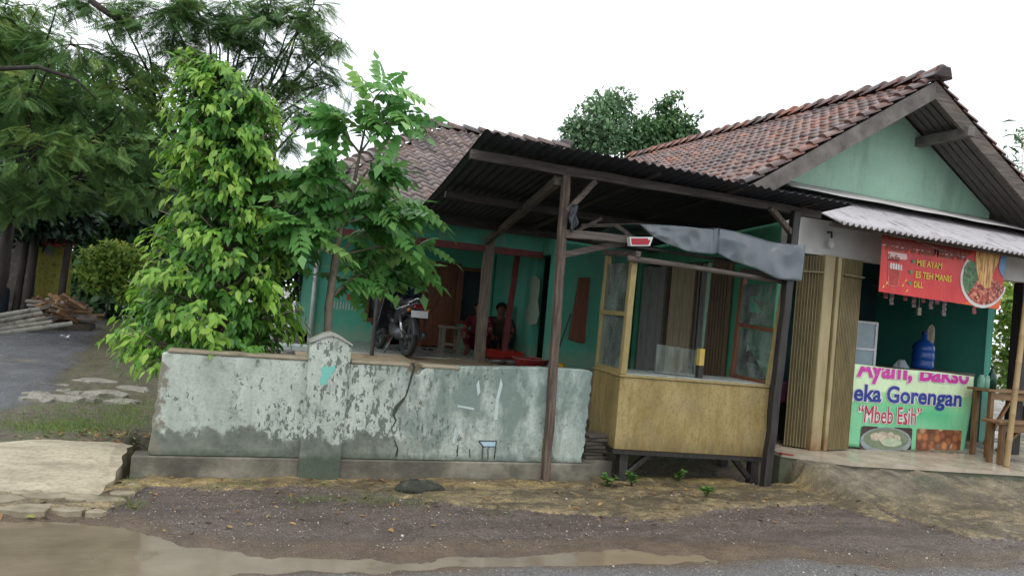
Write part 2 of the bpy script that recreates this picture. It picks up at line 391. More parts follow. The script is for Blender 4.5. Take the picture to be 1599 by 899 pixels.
sl = [(-10, 780, .2), (40, 796, .17), (75, 777, .15), (108, 797, .11), (128, 779, .14), (165, 784, .13), (148, 800, .07), (15, 797, .09), (190, 774, .1), (-60, 792, .2), (100, 768, .12), (45, 772, .12), (210, 758, .07)]
for i, (px, py, r) in enumerate(sl):
    p = W3(px, py, z=.03)
    o = stone_slab('flagstone', p[0], p[1], -.03, .045+.006*(i % 3), r, r*.62, flag_m, 8, i)
    tag(o, 'flat cracked concrete flag between the raised slab and the brown puddle', 'paving slab', 'cracked flags by the left puddle')
rub_m = simple('rubble_stone', srgb('#7d7a71'), srgb('#4a463b'), srgb('#8a867b'), sc=11, rough=.6, bump=.5)
rb = [(200, 562, .34), (228, 570, .2), (150, 594, .34), (186, 588, .25), (205, 604, .36), (165, 612, .3), (115, 608, .3), (216, 583, .22), (80, 620, .28), (120, 592, .2), (175, 570, .22), (232, 556, .3), (140, 575, .16), (215, 595, .15), (130, 620, .18), (190, 622, .2), (95, 600, .15), (160, 585, .14), (222, 608, .14), (60, 612, .16), (205, 575, .13)]
for i, (px, py, r) in enumerate(rb):
    p = W3(px, py, z=.16)
    o = stone_slab('broken_stone', p[0], p[1], -.02, .150+.012*(i % 3), r, r*.8, rub_m, 15, 40+i, .05)
    tag(o, 'broken pale concrete slab lying in the soil at the edge of the dark lane', 'rubble', 'broken slabs beside the lane')

# ================================================================== FRONT WALL
def wall_mat():
    n = N('old_wall_paint'); v = n.pos(); x, y, z = n.sep(v)
    base = n.ramp(n.noise(n.pos((1, 1, .5)), 2.2, 6, .6), [(.3, srgb('#939c91')), (.5, srgb('#adb5aa')), (.7, srgb('#bfc4ba'))])
    blue = n.math('MULTIPLY', n.step(x, 1.4, 2.6), n.ramp(n.noise(n.pos((1, 1, .4)), 1.8, 4), [(.35, .1), (.6, .8)]))
    base = n.mix(blue, base, srgb('#839a98'))
    # vertical runs
    run = n.noise(n.pos((3, 3, .6)), 2.2, 6, .7)
    base = n.mix(n.ramp(run, [(.32, .5), (.55, 0)]), base, srgb('#7a877b'))
    base = n.mix(n.ramp(n.noise(n.pos((2, 2, .8)), 3.1, 5, .6), [(.56, 0), (.72, .45)]), base, srgb('#c6cbc2'))
    stn = n.math('MULTIPLY', n.ramp(n.noise(n.pos((1, 1, .55)), 3.3, 7, .72, .4), [(.43, 0), (.58, .9)]), n.step(x, .9, 1.5))
    base = n.mix(stn, base, srgb('#66756f')); mo = n.ramp(n.noise(n.pos((1, 1, .6)), 6.5, 7, .75), [(.54, 0), (.66, .7)]); base = n.mix(mo, base, srgb('#5c655c'))
    base = n.mix(n.ramp(n.noise(v, 55, 4, .7), [(.38, .35), (.5, 0)]), base, srgb('#6f786c'))
    # flaked spots, dense in the middle
    sv = n.pos((1, 1, .5)); fl_ = n.noise(sv, 30, 4, .6, .3)
    wgt = n.math('SUBTRACT', 1.0, n.math('MULTIPLY', n.math('ABSOLUTE', n.math('SUBTRACT', x, .98)), .5))
    dens = n.noise(v, 2.6, 4)
    thr = n.math('ADD', n.math('MULTIPLY', wgt, .185), n.math('MULTIPLY', n.math('SUBTRACT', dens, .5), .42))
    spot = n.step(n.math('ADD', fl_, thr), .715, .745)
    base = n.mix(n.math('MULTIPLY', spot, .9), base, srgb('#565d55'))
    d2 = n.math('ADD', n.voro(n.pos((1, 1, .6)), 13), n.math('MULTIPLY', n.math('SUBTRACT', n.noise(v, 30, 5, .7), .5), .9))
    sp2 = n.step(n.math('SUBTRACT', n.math('MULTIPLY', wgt, .22), d2), -.03, .04)
    base = n.mix(n.math('MULTIPLY', sp2, .8), base, srgb('#5f685e'))
    # damp, bare band above the plinth with a ragged edge
    rag = n.math('ADD', z, n.math('MULTIPLY', n.math('SUBTRACT', n.noise(n.pos((1, 1, .8)), 5, 6, .7), .5), -.5))
    damp = n.math('SUBTRACT', 1.0, n.step(rag, .36, .41))
    wl = n.math('SUBTRACT', 1.0, n.math('MULTIPLY', n.step(x, 1.0, 1.7), .85))
    dc = n.ramp(n.noise(v, 9, 5), [(.3, srgb('#4d544c')), (.7, srgb('#6f7468'))])
    base = n.mix(n.math('MULTIPLY', n.math('MULTIPLY', damp, wl), .92), base, dc)
    # bare left end
    le = n.math('ADD', x, n.math('MULTIPLY', n.math('SUBTRACT', n.noise(v, 7, 5), .5), .35))
    base = n.mix(n.math('SUBTRACT', 1.0, n.step(le, -.64, -.60)), base, srgb('#757264'))
    # moss line
    base = n.mix(n.ramp(n.math('ADD', z, n.math('MULTIPLY', n.noise(v, 12, 4), .1)), [(.25, .8), (.31, 0)]), base, srgb('#3f4a3a'))
    n.bump(n.math('ADD', n.noise(v, 30, 5), n.math('MULTIPLY', spot, -.8)), .35, .012)
    return n.fin(base, n.ramp(n.noise(v, 4, 4), [(.3, .4), (.7, .75)]), .4)
wm = wall_mat()
plm = simple('damp_plinth', srgb('#3f3d35'), srgb('#847f71'), srgb('#5a564b'), sc=2.5, rough=.55, bump=.5, bsc=25)
n = N('bare_cement'); v = n.pos(); n.bump(n.noise(v, 35, 5), .4, .01)
cem = n.fin(n.ramp(n.noise(v, 6, 6, .65), [(.3, srgb('#6d6553')), (.5, srgb('#8f8672')), (.7, srgb('#7c7260'))]), .7, .3)
YF = 6.32
wall = thing('boundary_wall', 'low pale green plastered wall with flaking paint and a split crack, along the road', 'wall', (1.2, YF, 0))
# panel with ragged ends and a notch at the crack
def wall_outline():
    R = random.Random(3); top = []
    for x in np.arange(-.64, 3.06, .06):
        z = 1.0+.035*smoothstep(np.array(x), .8, 3.0)*2 + R.uniform(-.004, .004)
        if abs(x-1.365) < .05: z -= .075
        top.append((x, YF, float(z)))
    right = [(3.05+R.uniform(-.012, .008)-.04*(1.05-z)**2, YF, z) for z in np.arange(1.05, .2, -.035)]+[(3.02, YF, .2)]
    left = [(-.66, YF, .2)]+[(-.64+.03*(z-1)+R.uniform(-.008, .008), YF, z) for z in np.arange(.24, .98, .05)]
    return top+right+left
mb = MB(); out = wall_outline(); mb.prism(out[::-1], (0, .14, 0)); o = mb.build('wall_panel', wm, wall); bevel(o, .008, 1)
mb = MB(); mb.box((-.78, YF-.014, -.12), (3.12, YF+.18, .2)); o = mb.build('plinth', plm, wall); bevel(o, .012)
mb = MB()
for a, b in ((-.6, .47), (.81, 1.31), (1.42, 1.75)): mb.box((a, YF-.008, 1.003), (b, YF+.17, 1.03))
o = mb.build('coping', cem, wall); bevel(o, .008)
# pillar with a pointed cap
mb = MB(); y0 = YF-.04
pf = [(.46, y0, -.02), (.80, y0, -.02), (.80, y0, 1.14), (.765, y0, 1.17), (.68, y0, 1.212), (.63, y0, 1.225), (.58, y0, 1.212), (.495, y0, 1.17), (.46, y0, 1.14)]
mb.prism(pf, (0, .26, 0)); pil = mb.build('pillar', wm, wall); bevel(pil, .012)
mb = MB(); cap = [(.452, 1.145), (.455, 1.165), (.57, 1.232), (.63, 1.25), (.69, 1.232), (.805, 1.165), (.808, 1.145), (.78, 1.16), (.68, 1.208), (.63, 1.22), (.58, 1.208), (.48, 1.16)]
mb.prism([(x, y0-.012, z) for x, z in cap], (0, .285, 0)); o = mb.build('cap', simple('pale_cement', srgb('#9a9c93'), srgb('#6f6f66'), srgb('#86877e'), sc=6, rough=.75, bump=.4), pil); bevel(o, .006)
tealm = simple('teal_smear', srgb('#5fb3a4'), srgb('#7fa9a0'), sc=20, rough=.6)
def patch(name, pts, y, mat, parent, th=.004):
    mb = MB(); mb.prism([(p[0], y, p[1]) for p in pts], (0, th, 0)); return mb.build(name, mat, parent)
def pxpoly(pts, y): return [(W3(a, b, y=y)[0], W3(a, b, y=y)[2]) for a, b in pts]
patch('paint_smear', pxpoly([(501, 575), (507, 571), (514, 573), (523, 570), (524, 577), (518, 583), (516, 590), (511, 592), (509, 600), (501, 601), (499, 592), (503, 586)], y0-.003), y0-.003, tealm, pil)
# crack down the wall
crm = simple('crack_void', (.018, .02, .015), (.06, .07, .045), sc=14, rough=.9)
L = [(645, 566, 6), (647, 575, 5), (642, 590, 4), (638, 606, 2), (634, 618, 1.5), (628, 626, 6), (620, 634, 8), (615, 648, 4), (618, 656, 2), (612, 668, 1.5), (615, 684, 2), (621, 700, 3), (619, 712, 4)]
mb = MB(); yy = YF-.003; vs = []
for px, py, w in L:
    for s in (-1, 1):
        p = W3(px+s*w*.5+random.uniform(-.8, .8), py, y=yy); vs.append(p)
mb.add(vs, [(2*i, 2*i+1, 2*i+3, 2*i+2) for i in range(len(L)-1)])
vs2 = [(x, y+.002, z) for x, y, z in vs]; o_ = len(mb.v); mb.add(vs2, [])
mb.build('crack', crm, wall)
# small drawing in blue and black on the wall
bl = simple('pale_blue_paint', srgb('#8fb0bd'), srgb('#a9c0c6'), sc=25)
patch('paint_mark', pxpoly([(749, 689), (774, 689), (773, 698), (766, 700), (764, 697), (760, 700), (755, 696)], yy), yy, bl, wall)
inkm = simple('black_ink', (.02, .022, .02), (.05, .05, .045), sc=30)
mb = MB()
for line in ([(748, 688), (775, 688)], [(748, 688), (754, 696), (753, 716)], [(775, 688), (772, 716)], [(762, 699), (762, 716)], [(715, 694), (714, 712)], [(733, 700), (734, 714)], [(754, 697), (773, 697)]):
    for a, b in zip(line[:-1], line[1:]): mb.beam(W3(a[0], a[1], y=yy-.002), W3(b[0], b[1], y=yy-.002), .008, .003, up=(0, 1, 0))
mb.build('drawing_lines', inkm, wall)
wht = simple('white_smear', srgb('#b2bcb8'), srgb('#9dadaa'), sc=25)
for pts in ([(715, 632), (741, 637), (740, 640), (714, 635)], [(782, 590), (785, 600), (779, 625), (777, 655), (771, 656), (774, 625), (779, 605)], [(748, 593), (750, 612), (746, 618), (744, 600)], [(706, 690), (711, 668), (714, 672), (709, 694)]):
    patch('white_mark', pxpoly(pts, yy-.001), yy-.001, wht, wall)
# dark lump of mossy stone at the foot of the wall
lm = simple('mossy_rock', srgb('#3c3d33'), srgb('#57564a'), srgb('#2b2d25'), sc=9, rough=.8, bump=.8, bsc=25)
def rock(name, c, r, mat, seed=0, n=10):
    R = random.Random(seed); mb = MB()
    def f(a, b):
        th = 2*math.pi*a; ph = math.pi*(b-.5)*.999; k = 1+.16*math.sin(3*th+seed)*math.cos(ph)+.1*math.sin(5*th+2*ph+seed*2)+.05*math.sin(9*th*1+5*ph)
        return (c[0]+r[0]*k*math.cos(th)*math.cos(ph), c[1]+r[1]*k*math.sin(th)*math.cos(ph), c[2]+r[2]*k*math.sin(ph))
    mb.grid(f, 24, 12); return mb.build(name, mat, None, True)
p = W3(651, 762, z=.05)
tag(rock('stone', (p[0], p[1]-.02, .06), (.20, .12, .058), lm, 2), 'dark mossy stone lying at the foot of the wall below the crack', 'stone')
# stacked broken bricks and boards between wall end and cart
brm = simple('dark_brick', srgb('#3a3632'), srgb('#5d554c'), sc=9, rough=.8, bump=.5)
R = random.Random(5)
for i in range(7):
    mb = MB(); z = .2+i*.035
    mb.box((3.12+R.uniform(-.03, .03), 6.5+R.uniform(-.03, .03), z), (3.38+R.uniform(-.04, .04), 6.72, z+.03), rz=R.uniform(-.2, .2))
    o = mb.build('board', brm); bevel(o, .004, 1)
    tag(o, 'dark wet board in the small pile wedged between wall end and yellow cart', 'board', 'boards stacked under the cart')
mb = MB(); mb.box((3.10, 6.46, -.1), (3.42, 6.78, .199)); o = mb.build('board_pile_base', plm); bevel(o, .01)
tag(o, 'cement block under the pile of boards beside the wall end', 'block')

# ================================================================== TILE ROOF HELPER
def tile_mat(name, cols, rough=.5):
    n = N(name); v = n.pos(); r = n.attr('rnd')
    c = n.ramp(r, cols)
    c = n.mix(n.ramp(n.noise(v, 1.3, 5, .65), [(.42, 0), (.62, .7)]), c, srgb('#3b3436'))
    c = n.mix(n.ramp(n.noise(v, 13, 4, .7), [(.35, .6), (.55, 0)]), c, srgb('#2e2a2b'))
    n.bump(n.noise(v, 60, 3), .2, .005)
    return n.fin(c, n.ramp(r, [(0, rough-.15), (1, rough+.15)]), .5)
def tiles(name, O, U, V, nu, nv, mat, parent, keep=None, amp=.02, stagger=.0, thick=.018, rot=0):
    """O eave corner, U per-tile vector along the eave, V per-course vector up the slope"""
    O, U, V = np.array(O), np.array(U), np.array(V); Nn = np.cross(U, V); Nn /= np.linalg.norm(Nn)
    if Nn[2] < 0: Nn = -Nn
    s = np.linspace(0, 1, 7); prof = amp*np.sin(2*math.pi*s+rot)+amp*.35*np.sin(4*math.pi*s)
    T = []
    for vv, up, k in ((0.0, -thick*.2, 0), (0.0, thick+.012, 1), (.5, thick*.8, 2), (1.1, .001, 3)):
        for a, b in zip(s, prof): T.append((a, vv, b*(.9 if k else .9)+up))
    T = np.array(T); F0 = [(r*7+i, r*7+i+1, (r+1)*7+i+1, (r+1)*7+i) for r in range(3) for i in range(6)]; F0 = np.array(F0)
    vs, fs, rd = [], [], []; c = 0
    for j in range(nv):
        for i in range(nu):
            if keep and not keep((i+.5)/nu, (j+.5)/nv): continue
            jt = rng.normal(0, 1, 4)
            o = O+U*(i+(stagger if j % 2 else 0)+jt[0]*.012)+V*(j+jt[1]*.02)
            P = o + T[:, :1]*U*1.03 + T[:, 1:2]*V + (T[:, 2:]+jt[2]*.003+T[:, 1:2]*jt[3]*.004)*Nn
            vs.append(P); fs.append(F0+c); c += len(T); rd += [rng.random()]*len(T)
    return mesh_obj(name, np.concatenate(vs), np.concatenate(fs), mat, parent, False, attrs={'rnd': rd})
def ridge_caps(name, A, B, mat, parent, r=.11, step=.3, lift=.03):
    A, B = Vector(A), Vector(B); L = (B-A).length; d = (B-A).normalized(); nseg = max(1, int(L/step)); side = d.cross(Vector((0, 0, 1))).normalized(); up = side.cross(d).normalized()
    vs = []; fs = []; rd = []
    for i in range(nseg):
        c0 = A+d*(i*L/nseg-.03); c1 = A+d*((i+1)*L/nseg+.03); o = len(vs); rr = rng.random(); l = lift*(.7+.6*rng.random())
        for q, (c, k, z) in enumerate(((c0, 1.12, l+.02), (c1, .95, 0.0))):
            for a in range(9):
                t = math.pi*a/8; vs.append(c+side*math.cos(t)*r*k+up*(math.sin(t)*r*k*.85+z-.04))
        for a in range(8): fs.append((o+a, o+a+1, o+9+a+1, o+9+a))
        fs.append(tuple(o+a for a in range(9)))
        rd += [rr]*18
    return mesh_obj(name, vs, fs, mat, parent, False, attrs={'rnd': rd})

dark_wood = wood('weathered_wood', srgb('#6b5f55'), srgb('#38302b'))
dark_wood_x = wood('weathered_wood_x', srgb('#6e645b'), srgb('#3a332f'), 'x')
dark_wood_y = wood('weathered_wood_y', srgb('#6e645b'), srgb('#3a332f'), 'y')
black_wood = wood('wet_black_wood', srgb('#34302d'), srgb('#191715'), 'z', .5)
brown_wood = wood('brown_door_wood', srgb('#7a4a30'), srgb('#53311f'), 'z', .5)
dark_hole = simple('unlit_cloth', (.035, .04, .045), (.02, .022, .026), sc=4, rough=.9)
def green_wall(name, a, b, dirt, mould=.58):
    if name in MATS: return MATS[name]
    n = N(name); v = n.pos(); z = n.sep(v)[2]
    c = n.ramp(n.noise(v, 1.6, 6, .6), [(.3, a), (.7, b)])
    c = n.mix(n.ramp(n.noise(n.pos((4, 4, .8)), 1.6, 5, .6), [(mould, 0), (mould+.12, .6)]), c, dirt)
    c = n.mix(n.ramp(n.noise(n.pos((2, 2, .5)), 1.1, 7, .72, .5), [(.5, 0), (.68, .5)]), c, tuple(q*.55 for q in dirt))
    c = n.mix(n.ramp(n.noise(v, 26, 5, .7), [(.34, .3), (.5, 0)]), c, dirt)
    low = n.math('ADD', z, n.math('MULTIPLY', n.noise(v, 4, 5, .7), -.7))
    c = n.mix(n.ramp(low, [(.5, .65), (.72, 0)]), c, dirt)
    n.bump(n.noise(v, 30, 4), .2, .01); MATS[name] = n.fin(c, .65, .3); return MATS[name]
green = green_wall('green_render', srgb('#4aa086'), srgb('#57b096'), srgb('#8f9c84'))
green_d = green_wall('teal_render', srgb('#44937d'), srgb('#4fa18a'), srgb('#80957f'), .55)
floor_t = simple('porch_tiles', srgb('#b3b4ae'), srgb('#8f928c'), sc=5, rough=.3)
tan_cem = simple('tan_cement', srgb('#8f8068'), srgb('#6e614e'), srgb('#a0917a'), sc=5, rough=.6, bump=.3)
pink_paint = simple('faded_red_paint', srgb('#7a3b38'), srgb('#5e302e'), sc=8, rough=.6)
glass_dark = simple('dark_pane', (.02, .025, .03), (.03, .035, .04), rough=.12, bump=0)

# ================================================================== HOUSE
house = thing('house', 'green house with tiled hip roof and open porch behind the low wall', 'house', (3.2, 13, .73))
HT = tile_mat('old_roof_tiles', [(0, srgb('#564a47')), (.4, srgb('#766660')), (.7, srgb('#8b7b73')), (1, srgb('#6f5549'))], .5)
YW = 13.3
def wall_seg(mb, x0, x1, y0, y1, z0, z1): mb.box((x0, y0, z0), (x1, y1, z1))
mb = MB()   # front wall pieces butt round the openings
for x0, x1, z0, z1 in ((1.0, 1.85, .73, 2.9), (1.85, 2.22, .73, 1.1), (1.85, 2.22, 2.2, 2.9), (2.22, 2.30, .73, 2.9), (2.30, 3.55, 2.3, 2.9), (3.55, 4.05, .73, 1.2), (3.55, 4.05, 2.25, 2.9), (4.05, 4.2, .73, 2.9)):
    wall_seg(mb, x0, x1, YW, YW+.14, z0, z1)
mb.build('wall', green, house)
mb = MB(); mb.box((1.0, YW+.142, .2), (1.14, 20, 2.9)); mb.box((1.14, 19.86, .2), (8.6, 20, 2.9)); mb.box((8.46, 10.36, .2), (8.6, 19.86, 2.9)); mb.build('outer_wall', green, house)
mb = MB()   # right wing: side wall with a door opening, front wall
for y0, y1, z0, z1 in ((10.2, 10.55, .73, 2.75), (10.55, 11.15, 2.45, 2.75), (11.15, YW-.002, .73, 2.75)): mb.box((4.22, y0, z0), (4.36, y1, z1))
mb.box((4.362, 10.2, .2), (5.52, 10.34, 2.75)); mb.build('wing_wall', green_d, house)
mb = MB(); mb.box((4.3, 12.6, .73), (8.4, 12.7, 2.75)); mb.box((1.15, 17, .73), (8.4, 17.1, 2.75)); mb.box((4.21, YW+.15, .73), (4.3, 17, 2.75)); mb.build('inner_wall', green_d, house)
mb = MB(); mb.box((1.0, 11.0, .3), (8.4, 19.8, .728)); mb.build('floor', floor_t, house)
mb = MB(); mb.grid(lambda a, b: (.6+3.75*a, 10.15+.85*b, .60+.12*b+.01*math.sin(a*20)), 20, 4); mb.box((.6, 10.16, .1), (4.35, 10.2, .59)); mb.build('porch_step', tan_cem, house)
# openings
def framed(name, x0, x1, z0, z1, y, fw_, mat, pane=None, parent=house, depth=.1, bars=0):
    mb = MB(); d0 = y-.03; d1 = y+depth
    mb.box((x0, d0, z0), (x0+fw_, d1, z1)); mb.box((x1-fw_, d0, z0), (x1, d1, z1)); mb.box((x0+fw_, d0+.002, z1-fw_), (x1-fw_, d1, z1)); mb.box((x0+fw_, d0+.002, z0), (x1-fw_, d1, z0+fw_))
    o = mb.build(name, mat, parent)
    if pane:
        m2 = MB(); m2.box((x0+fw_, y+.03, z0+fw_), (x1-fw_, y+.04, z1-fw_)); m2.build('pane', pane, o)
    return o
framed('window', 1.85, 2.22, 1.1, 2.2, YW, .07, brown_wood, glass_dark)
framed('window', 3.55, 4.05, 1.2, 2.25, YW, .06, brown_wood, glass_dark)
mb = MB(); mb.box((2.30, YW-.03, .73), (2.36, YW+.1, 2.3)); mb.box((2.86, YW-.03, .73), (2.93, YW+.1, 2.3)); mb.box((3.49, YW-.03, .73), (3.55, YW+.1, 2.3)); mb.box((2.36, YW-.028, 2.24), (2.86, YW+.1, 2.3)); mb.box((2.93, YW-.028, 2.24), (3.49, YW+.1, 2.3)); mb.build('door_frame', brown_wood, house)
mb = MB(); mb.box((2.935, YW, .75), (3.485, YW+.04, 2.235))
for x0, x1, z0, z1 in ((2.99, 3.43, .85, 1.2), (2.99, 3.43, 1.3, 2.15)):
    mb.box((x0, YW-.012, z0), (x1, YW-.001, z1)); mb.box((x0+.05, YW-.02, z0+.05), (x1-.05, YW-.0125, z1-.05))
mb.beam((3.03, YW-.026, 1.36), (3.39, YW-.026, 2.08), .03, .012, up=(0, 1, 0))
dr = mb.build('door', brown_wood, house); bevel(dr, .004, 1)
mb = MB(); mb.tube([(3.44, YW-.02, 1.5), (3.44, YW-.06, 1.5), (3.40, YW-.06, 1.5)], .008, 6); mb.build('handle', simple('dull_brass', srgb('#8a7440'), rough=.35, metal=.8), dr)
mb = MB(); mb.grid(lambda a, b: (2.37+.48*a, YW+.12+.02*math.sin(a*22+b), .8+1.44*b), 24, 4); mb.build('doorway_shade_sheet', simple('doorway_shade', srgb('#25303f'), srgb('#1c2430'), sc=5, rough=.9), house)  # dark wavy sheet standing in for the shade of the open doorway
# porch roof edge, beam, posts
mb = MB(); mb.box((1.0, 10.88, 2.40), (3.26, 10.98, 2.5)); mb.box((3.40, 10.88, 2.40), (4.215, 10.98, 2.5)); mb.build('porch_beam', pink_paint, house)
mb = MB(); mb.box((1.0, 10.90, 2.502), (4.215, 10.96, 2.78)); mb.build('porch_fascia', green_d, house)
mb = MB(); mb.box((1.0, 10.98, 2.79), (4.3, YW, 2.82)); mb.build('porch_ceiling', dark_wood_x, house)
mb = MB(); mb.beam((3.33, 10.93, .66), (3.33, 10.93, 2.6), .14, .12, seg=8, jit=.004); mb.build('porch_post', wood('pale_post', srgb('#8b7f73'), srgb('#57493f')), house)
mb = MB(); mb.beam((3.86, 11.35, .72), (3.96, 11.35, 2.6), .08, .08, seg=6, jit=.003); mb.build('porch_post', pink_paint, house)
# mould, graffiti, patch
mould = simple('grey_mould', srgb('#8d9a88'), srgb('#76907e'), sc=14, rough=.8)
def xpatch(name, pts, x, mat, parent):
    mb = MB(); q = [W3(a, b, x=x) for a, b in pts]; mb.prism(q, (-.003, 0, 0)); return mb.build(name, mat, parent)
xpatch('mould_stain', [(829, 433), (836, 430), (843, 436), (843, 450), (840, 470), (842, 490), (838, 505), (828, 508), (820, 498), (822, 482), (828, 470), (827, 448)], 4.216, mould, house)
for i in range(9):
    x = 1.25+.052*i; o = patch('white_graffiti', [(x, 1.28+.02*math.sin(i*2)), (x+.03, 1.28), (x+.032, 1.40+.03*math.sin(i*3)), (x+.012, 1.42)], YW-.004, wht, house)
patch('orange_tag', [(1.52, 1.45), (1.60, 1.45), (1.60, 1.56), (1.52, 1.56)], YW-.004, simple('orange_paint', srgb('#b5552a'), rough=.6), house)
# crooked shutter on the wing front
q = [W3(a, b, y=10.15) for a, b in ((905, 433), (922, 433), (913, 537), (888, 530))]
mb = MB(); mb.prism(q, (0, .03, 0)); sh = mb.build('shutter', brown_wood, house); bevel(sh, .004, 1)
mb = MB(); a, b, c, d = [Vector(p) for p in q]
for t in (.05, .52, .95): mb = MB(); mb.beam(a.lerp(d, t)+Vector((.01, -.012, 0)), b.lerp(c, t)+Vector((-.01, -.012, 0)), .05, .015, up=(0, 1, 0)); mb.build('shutter_rail', brown_wood, sh)
# roof
def keep_hip(a, b): return a > .0
E0, E1 = (.30, 10.25, 2.80), (6.9, 10.25, 2.80); RY, RZ = 15.6, 5.30
nu, nv = 30, 24
keep = lambda a, b: (.30+6.6*a) > .30+3.05*b and (.30+6.6*a) < 6.9-.55*b
tiles('roof_tiles', E0, (6.6/nu, 0, 0), (0, (RY-10.25)/nv, (RZ-2.80)/nv), nu, nv, HT, house, keep, .024, 0, .02)
mb = MB(); mb.add([(.3, 10.26, 2.76), (6.9, 10.26, 2.76), (6.35, RY, RZ-.04), (3.35, RY, RZ-.04), (.3, 21, 2.58), (6.9, 21, 2.58)], [(0, 1, 2, 3), (0, 3, 4), (1, 5, 2), (4, 3, 2, 5)]); mb.build('roof_underlay', dark_wood_x, house)
ridge_caps('ridge_tiles', (3.25, RY, RZ+.02), (6.4, RY, RZ+.04), HT, house, .13, .32)
ridge_caps('hip_tiles', (.33, 10.3, 2.86), (3.3, RY, RZ+.02), HT, house, .12, .32)
mb = MB(); mb.box((3.15, RY-.1, RZ+.04), (3.45, RY+.1, RZ+.15)); mb.box((6.2, RY-.08, RZ+.06), (6.5, RY+.1, RZ+.2)); o = mb.build('ridge_end', HT, house); bevel(o, .03)
mb = MB(); mb.tube([(1.0-.05, YW-.06, .5), (.95, YW-.06, 2.7)], .04, 10); mb.build('downpipe', simple('white_pipe', srgb('#c9cfca'), srgb('#a9b5ae'), rough=.4), house, True)

# ================================================================== IRON CANOPY
canopy = thing('canopy', 'rusty dark corrugated iron canopy on old wooden posts beside the road', 'canopy', (3.6, 6.3, 0))
def rust_mat():
    n = N('rusty_iron'); v = n.pos()
    c = n.ramp(n.noise(n.pos((3, .8, 1)), 2.4, 6, .65), [(.3, srgb('#1b1e22')), (.5, srgb('#292d33')), (.65, srgb('#2f2825')), (.8, srgb('#3d4444'))])
    c = n.mix(n.ramp(n.noise(v, 1.2, 5), [(.5, 0), (.7, .7)]), c, srgb('#25262a'))
    n.bump(n.noise(v, 40, 4), .15, .005); return n.fin(c, .55, .4, .35)
rust = rust_mat()
FLc = np.array((1.66, 5.85, 3.02)); FRc = np.array((5.50, 5.85, 2.915)); BLc = np.array((1.95, 10.2, 2.735)); BRc = np.array((5.5, 10.15, 2.68))
def corr_sheet(name, c00, c10, c01, c11, waves, amp, mat, parent, nv=8, sub=8, ragged=.0, mid_sag=0, lift=None):
    nu = waves*sub; c00, c10, c01, c11 = map(np.array, (c00, c10, c01, c11)); Nn = np.cross(c10-c00, c01-c00); Nn = Nn/np.linalg.norm(Nn); Nn = Nn if Nn[2] > 0 else -Nn
    vs = []
    for j in range(nv+1):
        b = j/nv
        for i in range(nu+1):
            a = i/nu; p = (c00*(1-a)+c10*a)*(1-b)+(c01*(1-a)+c11*a)*b
            k = int(a*5*.9999); off = .004*(k % 2)
            e = 0
            if j == 0: e = ragged*(math.sin(k*2.3+1)*.7)
            p = p+Nn*(amp*math.sin(2*math.pi*waves*a)+off-mid_sag*math.sin(math.pi*b)*1.0)
            if lift: p = p+Nn*lift(a, b)
            p = p+(c01-c00)/np.linalg.norm(c01-c00)*e*(1-b)
            vs.append(p)
    idx = np.arange((nu+1)*(nv+1)).reshape(nv+1, nu+1)
    f = np.stack([idx[:-1, :-1], idx[:-1, 1:], idx[1:, 1:], idx[1:, :-1]], -1).reshape(-1, 4)
    o = mesh_obj(name, vs, f, mat, parent, True)
    m = o.modifiers.new('thickness', 'SOLIDIFY'); m.thickness = .003; return o
corr_sheet('roof_sheet', FLc, FRc, BLc, BRc, 42, .0125, rust, canopy, 10, 8, .035, .03, lambda a, b: .02*max(0, .06-a)/.06*(1-b))
def B(name, p, q, w, h, mat, seg=6, jit=.004, parent=canopy, up=(0, 0, 1), taper=1):
    mb = MB(); mb.beam(p, q, w, h, up, seg, jit, taper); o = mb.build(name, mat, parent); bevel(o, .005, 1); return o
B('front_beam', (1.66, 6.27, 2.90), (5.46, 6.25, 2.845), .06, .085, wood('dark_beam_wood', srgb('#57504b'), srgb('#2a2624'), 'x'), 14, .005)  # beam wood toned darker than the other weathered timber
B('back_beam', (1.95, 9.6, 2.66), (5.5, 9.6, 2.62), .07, .09, MATS['dark_beam_wood'], 10, .004)
B('middle_beam', (1.85, 7.9, 2.76), (5.5, 7.9, 2.70), .06, .08, MATS['dark_beam_wood'], 10, .004)
for x in (3.4, 4.3, 5.2): B('rafter', (x, 6.0, 2.955-.02*(x-3.4)), (x+.05, 9.7, 2.665), .05, .05, wood('dark_rafter_wood', srgb('#4b4541'), srgb('#262220'), 'y'), 8, .004)  # rafters in a similar darker wood tone
post = wood('post_wood', srgb('#6b5b4f'), srgb('#251d19'), 'z', .7)
B('front_post', (2.655, 6.28, -.03), (2.585, 6.28, 2.88), .07, .068, post, 16, .006)
B('front_post', (4.985, 6.17, -.03), (5.115, 6.2, 2.83), .085, .08, black_wood, 14, .005)
B('long_brace', (2.53, 6.32, 2.80), (3.25, 10.8, 2.55), .07, .09, dark_wood_y, 10, .005)
p, q = W3(930, 283, y=6.27), W3(884, 330, y=6.27); B('brace', p, q, .05, .05, dark_wood_x, 5, .004)
p, q = W3(1203, 325, y=6.2), W3(1243, 373, y=6.2); B('brace', p, q, .06, .05, dark_wood, 5, .004)
p, q = W3(882, 365, y=6.25), W3(985, 374, y=6.25); B('tie_beam', p, q, .045, .075, dark_wood_x, 6, .004)
